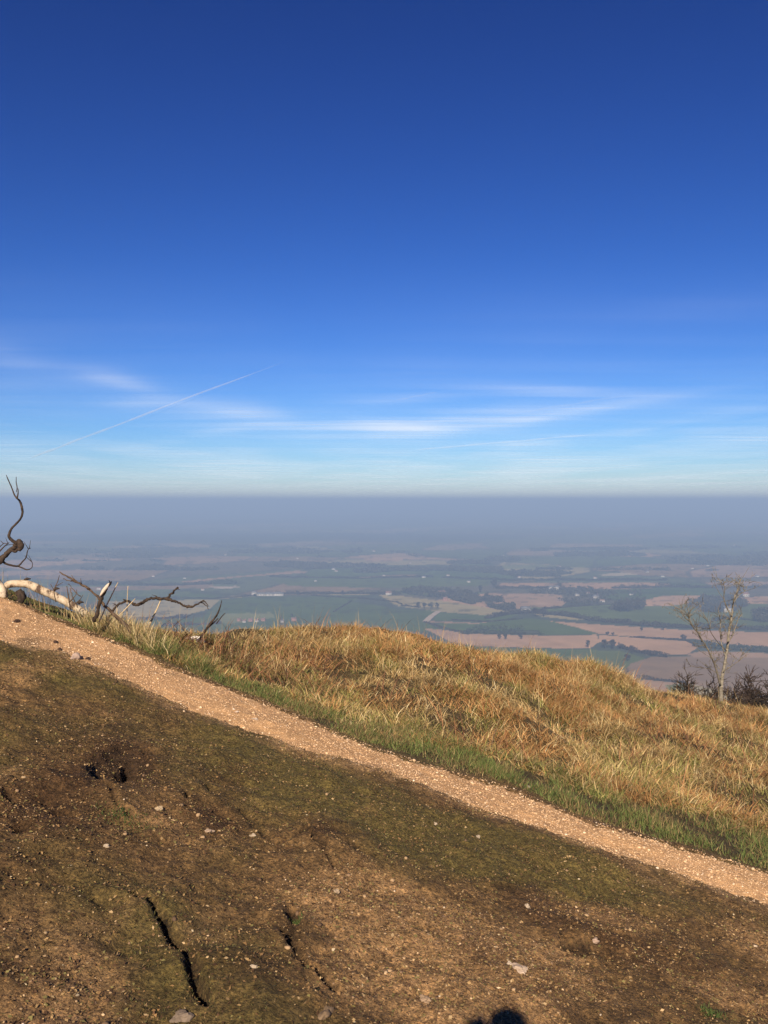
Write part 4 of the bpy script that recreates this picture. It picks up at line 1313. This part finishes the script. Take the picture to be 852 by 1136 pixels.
hs = [
    (282, 660.5, 13, 9, 8, ('wall', 'slate'), 'tall white house at the left end of the pale farm buildings', .2),
    (290, 661, 22, 10, 5, ('wall', 'slate'), 'low pale barn right beside the tall white house', -.1),
    (299, 661, 26, 11, 5, ('wall', 'slate'), 'middle pale barn of the farm on the long hedge', .1),
    (308, 661, 30, 11, 5.5, ('wall', 'slate'), 'rightmost long pale barn of the farm on the long hedge', 0.),
    (431, 660, 15, 10, 6, ('wall', 'roof'), 'small cream farmhouse at the left end of the tan hill', .3),
    (490, 661, 18, 11, 9, ('wall', 'roof'), 'pale house with red roof in the dark ridge wood', .1),
    (494, 666, 11, 8, 5, ('brick', 'roof'), 'small red brick building below the house in the ridge wood', 0.),
    (583, 679, 20, 12, 8, ('wall', 'slate'), 'white barn on the hedge over the green rise', .1),
    (612, 654.5, 15, 10, 8, ('wall', 'slate'), 'left one of the two white houses far out in the middle', .1),
    (617, 654.5, 14, 10, 8, ('wall', 'slate'), 'right one of the two white houses far out in the middle', -.2),
    (807, 679, 17, 11, 9, ('wall', 'slate'), 'bright white house behind the sapling twigs', .1),
    (661, 664, 14, 10, 6, ('wall', 'slate'), 'pale house in the scrub of the far village', .4),
    (265, 689, 7.2, 5.8, 3.6, ('brick', 'roof'), 'leftmost brick house of the small village at left', .3),
    (271, 690.5, 7.2, 5.8, 3.6, ('wall', 'roof'), 'cream cottage with red roof second from left in the village', -.3),
    (278, 689.5, 8.6, 5.8, 4.0, ('brick', 'roof'), 'brick house in the middle of the small village at left', .1),
    (285, 690, 7.9, 5.8, 4.0, ('wall', 'roof'), 'cream cottage right of the middle of the small village', .5),
    (292, 689, 8.6, 5.8, 4.0, ('brick', 'roof'), 'brick house at the right of the small village at left', -.2),
    (313, 690.5, 6.5, 5.0, 3.6, ('wall', 'slate'), 'small cottage apart to the right of the village by the bank', .2),
    (326, 689, 10.1, 6.5, 4.8, ('brick', 'roof'), 'brick house between the village and the grassy bank top', .1),
    (827, 662, 15, 11, 7, ('wall', 'roof'), 'cream house on the far pink field at right', .1),
]
for a, b_, w, d, h, mt, lab, rz in hs: house(a, b_, w, d, h, mt, lab, rz)
far_h = [(110, 654), (140, 632), (170, 640), (370, 632), (373, 634), (205, 642), (455, 625), (426, 639), (769, 606), (772, 606.5), (815, 605), (718, 635), (768, 631), (840, 640), (620, 629), (558, 617), (497, 639), (470, 641),
         (330, 620), (520, 646), (700, 612), (785, 628), (300, 627), (575, 636), (250, 616), (60, 612), (660, 642), (845, 626), (415, 612), (735, 640), (652, 659), (640, 661), (668, 668), (700, 660), (576, 641), (350, 645), (225, 655)]
for k_, (a, b_) in enumerate(far_h):
    q = Vp(a, b_); dist = q[1]
    w = max(10, dist * .0026) * random.uniform(.8, 1.2)
    rt = empty('farm_building', tuple(q)); rt.rotation_euler = (0, 0, random.uniform(-.3, .3))
    tag(rt, 'tiny pale farm building in the distant hazy vale', 'building', 'distant farm buildings in the haze')
    h = w * random.uniform(.28, .4); d = w * .6
    mb = MB(); mb.box((0, 0, h / 2 - 1), (w, d, h + 2)); mb.build('wall', M['wall'], rt, smooth=False)
    V = [(-w / 2 - .4, -d / 2 - .4, h - .2), (w / 2 + .4, -d / 2 - .4, h - .2), (w / 2 + .4, d / 2 + .4, h - .2), (-w / 2 - .4, d / 2 + .4, h - .2), (-w / 2 - .4, 0, h + d * .35), (w / 2 + .4, 0, h + d * .35)]
    mesh_np('roof', np.array(V), [np.array([(0, 1, 5, 4), (2, 3, 4, 5), (3, 2, 1, 0)]), np.array([(0, 4, 3), (1, 2, 5)])], M['slate' if k_ % 2 else 'roof'], rt)

# farm track on the tan hill
w = np.array([Vp(a, b_) for a, b_ in [(472, 690), (476, 686), (480, 682.5), (484, 680), (487, 678)]])
V = []
for k_, q in enumerate(w):
    for sx in (-7, 7): V.append((q[0] + sx, q[1], vz(q[0] + sx, q[1]) + .6))
V = np.array(V); Fq = np.array([(2 * k_, 2 * k_ + 1, 2 * k_ + 3, 2 * k_ + 2) for k_ in range(len(w) - 1)])
o = mesh_np('farm_track', V, [Fq], simple_mat('pale_track', (.36, .28, .2), (.46, .37, .28), .05, .95, 0)); tag(o, 'pale farm track climbing the green hill in the vale', 'track', kind='structure')

# ----------------------------------------------------------------- haze
mb = MB(); HB, HT = ZB - 30, 36.0
mb.box((0, 25000, (HB + HT) / 2), (130000, 75000, HT - HB))
hz, nt, b = newmat('haze_air'); nt.nodes.remove(b)
pv = nt.nodes.new('ShaderNodeVolumePrincipled')
pv.inputs['Color'].default_value = (.44, .63, .92, 1)
pv.inputs['Density'].default_value = 3.3e-4
pv.inputs['Anisotropy'].default_value = 0.0
nt.links.new(pv.outputs[0], nt.nodes['Material Output'].inputs['Volume'])
o = mb.build('haze', hz, smooth=False); tag(o, 'pale blue haze lying over the vale up to the horizon', 'haze', kind='stuff')

# ----------------------------------------------------------------- high cloud and contrails
ALT = 3200.0


def sky_at(px, py):
    r = ray(px, py); return r * (ALT / r[2])


def cloud_mat(name, build, front=0.0):
    m = bpy.data.materials.new(name); m.use_nodes = True; nt = m.node_tree; nt.nodes.clear()
    out = nt.nodes.new('ShaderNodeOutputMaterial')
    tr = nt.nodes.new('ShaderNodeBsdfTransparent'); tl = nt.nodes.new('ShaderNodeBsdfTranslucent'); df = nt.nodes.new('ShaderNodeBsdfDiffuse')
    tl.inputs[0].default_value = (.80, .92, 1, 1); df.inputs[0].default_value = (.9, .93, 1, 1)
    mx = nt.nodes.new('ShaderNodeMixShader'); mx.inputs[0].default_value = front
    nt.links.new(tl.outputs[0], mx.inputs[1]); nt.links.new(df.outputs[0], mx.inputs[2])
    m2 = nt.nodes.new('ShaderNodeMixShader')
    nt.links.new(tr.outputs[0], m2.inputs[1]); nt.links.new(mx.outputs[0], m2.inputs[2])
    nt.links.new(build(nt), m2.inputs[0]); nt.links.new(m2.outputs[0], out.inputs['Surface'])
    return m


def wisps(nt):
    a = nt.nodes.new('ShaderNodeVertexColor'); a.layer_name = 'Col'
    n = noise_node(nt, 1, 3, .5, sc=(1 / 11000., 1 / 30000., 0.00002))
    r = ramp(nt, n.outputs['Fac'], [(.38, (.12,) * 3), (.62, (1, 1, 1))])
    tc = nt.nodes.new('ShaderNodeTexCoord'); mp = nt.nodes.new('ShaderNodeMapping')
    mp.inputs['Rotation'].default_value = (0, 0, .5); mp.inputs['Scale'].default_value = (1 / 14000., 1 / 2200., 0.00002)
    n2 = nt.nodes.new('ShaderNodeTexNoise'); n2.inputs['Scale'].default_value = 1; n2.inputs['Detail'].default_value = 4; n2.inputs['Distortion'].default_value = .6
    nt.links.new(tc.outputs['Object'], mp.inputs[0]); nt.links.new(mp.outputs[0], n2.inputs['Vector'])
    r2 = ramp(nt, n2.outputs['Fac'], [(.35, (.35,) * 3), (.65, (1, 1, 1))])
    return mul(nt, mul(nt, a.outputs['Color'], r.outputs[0]), r2.outputs[0])


# wisps: sheet patches of cirrus, each with its own outline fading to nothing
WIS = [  # centre px, half size px, tilt, strength
    (120, 416, 36, 7, .10, .30), (150, 428, 36, 6, .25, .28), (200, 487, 70, 4, -.16, .55), (270, 455, 70, 6, .12, .30), (330, 464, 90, 6, .06, .60), (400, 474, 120, 6, .02, .45), (500, 468, 140, 7, -.10, .45),
    (600, 492, 110, 4, -.10, .55), (700, 488, 150, 6, -.06, .45), (800, 482, 90, 8, -.03, .45), (620, 434, 120, 6, .06, .22), (250, 505, 300, 12, 0, .22), (700, 510, 250, 12, 0, .25), (10, 395, 60, 10, .2, .12), (780, 466, 90, 6, -.1, .35),
    (150, 448, 60, 5, -.1, .2), (180, 528, 320, 10, 0, .22), (640, 530, 300, 10, 0, .22), (780, 340, 120, 12, -.15, .06), (640, 457, 120, 4, -.16, .35), (440, 445, 60, 4, -.05, .25),
]
gy = 1 / np.linspace(1 / 9000., 1 / 330000., 420); gu = np.linspace(-.75, .75, 500)
GY, GU = np.meshgrid(gy, gu, indexing='ij'); GX = (GY * GU).ravel(); GY = GY.ravel()
ppx = 426 + F * GX / GY; ppy = 556 - F * ALT / GY
w = np.zeros(len(GX))
for cx_, cy_, rx, ry, tl_, st in WIS:
    ry = ry * 1.45; dx = ppx - cx_; dy = (ppy - cy_) - tl_ * dx
    w = np.maximum(w, 0) + .8 * st * np.exp(-(dx / rx) ** 2 - (dy / ry) ** 2)
w = w + .05 * sst(270, 400, ppy) + .09 * sst(380, 500, ppy) + .08 * sst(485, 540, ppy)
nx, ny = len(gu), len(gy)
i = (np.arange(ny - 1)[:, None] * nx + np.arange(nx - 1)[None, :]).ravel()
GZ = ALT + (fbm(GX, GY, 9000, 3, 401) - .5) * 120
o = mesh_np('cirrus', np.stack([GX, GY, GZ], 1), [np.stack([i, i + 1, i + 1 + nx, i + nx], 1)], cloud_mat('cirrus_ice', wisps), col=np.repeat(np.clip(w, 0, .8)[:, None], 3, 1), smooth=True)
tag(o, 'thin white wisps of high cirrus spread low over the horizon', 'cloud', kind='stuff')


def trail_mat(k):
    def f(nt):
        n = noise_node(nt, 1, 4, .6, sc=(1 / 900., 1 / 900., 1 / 900.))
        r = ramp(nt, n.outputs['Fac'], [(.3, (k * .45,) * 3), (.7, (k,) * 3)])
        return r.outputs[0]
    return f


def contrail(a, b_, w0, w1, k, label):
    p0, p1 = sky_at(*a) + np.array([0, 0, 60.]), sky_at(*b_) + np.array([0, 0, 60.])
    pts = [p0 + (p1 - p0) * t for t in np.linspace(0, 1, 40)]
    pts = [q + np.array([math.sin(t_ * .7) * 8, 0, math.sin(t_ * .45) * 12]) for t_, q in enumerate(pts)]
    rad = [(w0 * (1 - t) + w1 * t) * (1 + .25 * math.sin(t * 37)) * min(1, (1 - t) * 12 + .1) * min(1, t * 8 + .15) for t in np.linspace(0, 1, 40)]
    mb = MB(); mb.tube(pts, rad, 10, cap=False)
    o = mb.build('contrail', cloud_mat('contrail_ice', trail_mat(k), 1.0)); tag(o, label, 'contrail')


contrail((34, 509), (314, 404), 75, 12, .22, 'long straight white contrail climbing across the lower left sky')
contrail((462, 500), (662, 483), 50, 30, .14, 'faint broad contrail low over the horizon right of the middle')
contrail((560, 462), (694, 441), 40, 20, .05, 'very faint contrail in the blue above the cirrus at right')
contrail((440, 446), (485, 437), 16, 12, .08, 'very short faint contrail just above the middle of the cirrus')

# ----------------------------------------------------------------- photographer standing behind the camera


def skin_body(name, verts, edges, radii, mat, parent, sub=2, rootv=0):
    me = bpy.data.meshes.new(name); me.from_pydata(verts, edges, []); me.update()
    o = bpy.data.objects.new(name, me); COL.objects.link(o)
    if parent: o.parent = parent
    sk = o.modifiers.new('skin', 'SKIN'); sk.use_smooth_shade = True
    for i_, r in enumerate(radii): me.skin_vertices[0].data[i_].radius = (r, r) if not isinstance(r, tuple) else r
    me.skin_vertices[0].data[rootv].use_root = True
    ss = o.modifiers.new('s', 'SUBSURF'); ss.levels = sub; ss.render_levels = sub
    me.materials.append(mat)
    return o


def person():
    gx, gy_ = 0.0, -.34
    gz = gz1(gx, gy_)
    rt = empty('person', (gx, gy_, gz))
    tag(rt, 'photographer in dark jacket standing behind the viewpoint, seen only by the head shadow', 'person')
    sk = simple_mat('skin', (.42, .26, .19), (.50, .32, .24), 20, .6, 0)
    H = .255 - gz       # standing height
    s = H / 1.84

    def v(x, y, z): return (x * s, y * s, z * s)
    B = [v(0, 0, .98), v(0, 0, 1.14), v(0, .01, 1.30), v(0, 0, 1.46), v(0, .01, 1.54), v(0, .03, 1.62), v(0, .035, 1.70), v(0, .02, 1.77),
         v(-.10, 0, .92), v(-.11, .02, .50), v(-.12, -.02, .10), v(-.13, .10, .03), v(.10, 0, .92), v(.11, .02, .50), v(.12, -.02, .10), v(.13, .10, .03),
         v(-.19, 0, 1.44), v(-.27, .10, 1.26), v(-.10, .27, 1.56), v(-.075, .31, 1.62), v(.19, 0, 1.44), v(.27, .10, 1.26), v(.10, .27, 1.56), v(.075, .31, 1.62)]
    E = [(0, 1), (1, 2), (2, 3), (3, 4), (4, 5), (5, 6), (6, 7), (0, 8), (8, 9), (9, 10), (10, 11), (0, 12), (12, 13), (13, 14), (14, 15), (3, 16), (16, 17), (17, 18), (18, 19), (3, 20), (20, 21), (21, 22), (22, 23)]
    R = [(.15, .11), (.13, .10), (.16, .11), (.12, .09), .055, (.066, .078), (.074, .090), (.062, .075), .085, .060, .042, .035, .085, .060, .042, .035, .065, .048, .030, .028, .065, .048, .030, .028]
    R = [tuple(a * s for a in r) if isinstance(r, tuple) else r * s for r in R]
    skin_body('body', B, E, R, sk, rt)
    # clothes as slightly larger skins over trunk and legs
    cl = simple_mat('dark_jacket', (.02, .025, .04), (.035, .04, .06), 20, .9, .2)
    tr = simple_mat('jeans', (.04, .05, .08), (.06, .075, .11), 30, .9, .2)
    jb = [B[i_] for i_ in (0, 1, 2, 3, 16, 17, 18, 20, 21, 22)]
    jr = [.165, .15, .17, .12, .085, .066, .046, .085, .066, .046]
    skin_body('jacket', jb, [(0, 1), (1, 2), (2, 3), (3, 4), (4, 5), (5, 6), (3, 7), (7, 8), (8, 9)], [(r * s, r * s * .85) for r in jr], cl, rt)
    tb = [B[i_] for i_ in (0, 8, 9, 10, 12, 13, 14)]
    skin_body('trousers', tb, [(0, 1), (1, 2), (2, 3), (0, 4), (4, 5), (5, 6)], [r * s for r in (.15, .10, .078, .06, .10, .078, .06)], tr, rt)
    hair = simple_mat('brown_hair', (.03, .02, .012), (.07, .045, .03), 60, .8, .6)
    import bmesh
    bm = bmesh.new(); bmesh.ops.create_icosphere(bm, subdivisions=4, radius=1)
    from mathutils import noise as mn
    for q in bm.verts:
        k_ = 1 + .10 * mn.noise(q.co * 4) + .05 * mn.noise(q.co * 11)
        q.co = Vector((q.co.x * .083 * k_, q.co.y * .102 * k_ - .008, q.co.z * .10 * k_ + 1.735))
        q.co *= s
    bmesh.ops.delete(bm, geom=[q for q in bm.verts if q.co.y > .07 * s and q.co.z < 1.77 * s or q.co.z < 1.66 * s], context='VERTS')
    me = bpy.data.meshes.new('hair'); bm.to_mesh(me); bm.free(); me.materials.append(hair)
    o = bpy.data.objects.new('hair', me); COL.objects.link(o); o.parent = rt
    mb = MB()
    mb.tube([v(0, .10, 1.685), v(0, .125, 1.655), v(0, .118, 1.645)], [.006, .014, .010], 7)
    mb.build('nose', sk, rt)
    # hands: palm and five bent fingers each, closed on the sides of the phone
    org = np.array([gx, gy_, gz])
    for sg in (-1, 1):
        w_ = np.array(B[19 if sg < 0 else 23])
        grip = np.array([sg * .052, -.022, -.01]) - org
        mbv = [tuple(w_), tuple((w_ + grip) / 2), tuple(grip)]
        ed = [(0, 1), (1, 2)]; rd = [.026, .030, .022]
        for f_, (dz, ln) in enumerate(((.035, .062), (.014, .070), (-.007, .066), (-.027, .052))):
            b0 = len(mbv)
            mbv += [tuple(grip + np.array([sg * .004, .002, dz])), tuple(grip + np.array([sg * .012, .022, dz * 1.05])), tuple(grip + np.array([-sg * .006, .027, dz * 1.05 + .002]))]
            ed += [(2, b0), (b0, b0 + 1), (b0 + 1, b0 + 2)]; rd += [.009, .0085, .007]
        b0 = len(mbv)
        mbv += [tuple(grip + np.array([-sg * .006, -.016, .012])), tuple(grip + np.array([-sg * .024, -.012, .022])), tuple(grip + np.array([-sg * .036, -.003, .026]))]
        ed += [(1, b0), (b0, b0 + 1), (b0 + 1, b0 + 2)]; rd += [.011, .010, .008]
        skin_body('hand', mbv, ed, rd, sk, rt, 2)
    # the phone in the hands is its own thing
    bm = bmesh.new(); bmesh.ops.create_cube(bm, size=1)
    for q in bm.verts: q.co = Vector((q.co.x * .070, q.co.y * .007, q.co.z * .138))
    bmesh.ops.bevel(bm, geom=list(bm.edges), offset=.003, segments=3, affect='EDGES')
    me = bpy.data.meshes.new('phone'); bm.to_mesh(me); bm.free(); me.materials.append(simple_mat('dark_metal', (.02, .02, .022), (.03, .03, .032), 5, .3, 0))
    o = bpy.data.objects.new('phone', me); COL.objects.link(o); o.location = (0, -.014, -.06)
    tag(o, 'dark phone held upright by the photographer behind the viewpoint', 'phone')


person()

# ----------------------------------------------------------------- light, sky, camera
G = np.array([.140, .993, -.575]) * (3.32 / .993)
S = np.array([0, -.34, .245]) - G; S /= np.linalg.norm(S)
EL = math.asin(S[2]); AZ = math.atan2(S[0], S[1])
wld = bpy.data.worlds.new('World'); SC.world = wld; wld.use_nodes = True
nt = wld.node_tree; bg = nt.nodes['Background']
sky = nt.nodes.new('ShaderNodeTexSky'); sky.sky_type = 'NISHITA'; sky.sun_disc = False
sky.sun_elevation = EL; sky.sun_rotation = AZ % (2 * math.pi)
sky.altitude = 0; sky.air_density = 1; sky.dust_density = 0; sky.ozone_density = 6
sep = nt.nodes.new('ShaderNodeSeparateColor'); cmb = nt.nodes.new('ShaderNodeCombineColor')
nt.links.new(sky.outputs[0], sep.inputs[0])
for k_, (pw, sc_) in enumerate(((1.8, .138), (1.68, .181), (1.50, .335))):
    a_ = nt.nodes.new('ShaderNodeMath'); a_.operation = 'POWER'; a_.inputs[1].default_value = pw
    b_ = nt.nodes.new('ShaderNodeMath'); b_.operation = 'MULTIPLY'; b_.inputs[1].default_value = sc_
    nt.links.new(sep.outputs[k_], a_.inputs[0]); nt.links.new(a_.outputs[0], b_.inputs[0]); nt.links.new(b_.outputs[0], cmb.inputs[k_])
nt.links.new(cmb.outputs[0], bg.inputs[0])
bg.inputs[1].default_value = .066
sl = bpy.data.lights.new('sun', 'SUN'); sl.energy = 5.0; sl.angle = math.radians(.5); sl.color = (1, .85, .66)
so = bpy.data.objects.new('sun', sl); COL.objects.link(so)
so.rotation_euler = Vector(S).to_track_quat('Z', 'Y').to_euler(); so.location = (-3, -20, 15)

cam = bpy.data.cameras.new('camera'); co = bpy.data.objects.new('camera', cam); COL.objects.link(co)
cam.sensor_fit = 'VERTICAL'; cam.sensor_height = 24; cam.lens = 24 * F / 1136
cam.clip_start = .02; cam.clip_end = 1e6
co.rotation_euler = (math.pi / 2 - PIT, 0, 0)
SC.camera = co
SC.view_settings.view_transform = 'Standard'; SC.view_settings.look = 'None'
SC.view_settings.exposure = .68; SC.view_settings.gamma = 1
SC.cycles.use_denoising = True
SC.cycles.max_bounces = 6; SC.cycles.transparent_max_bounces = 12; SC.cycles.volume_bounces = 0
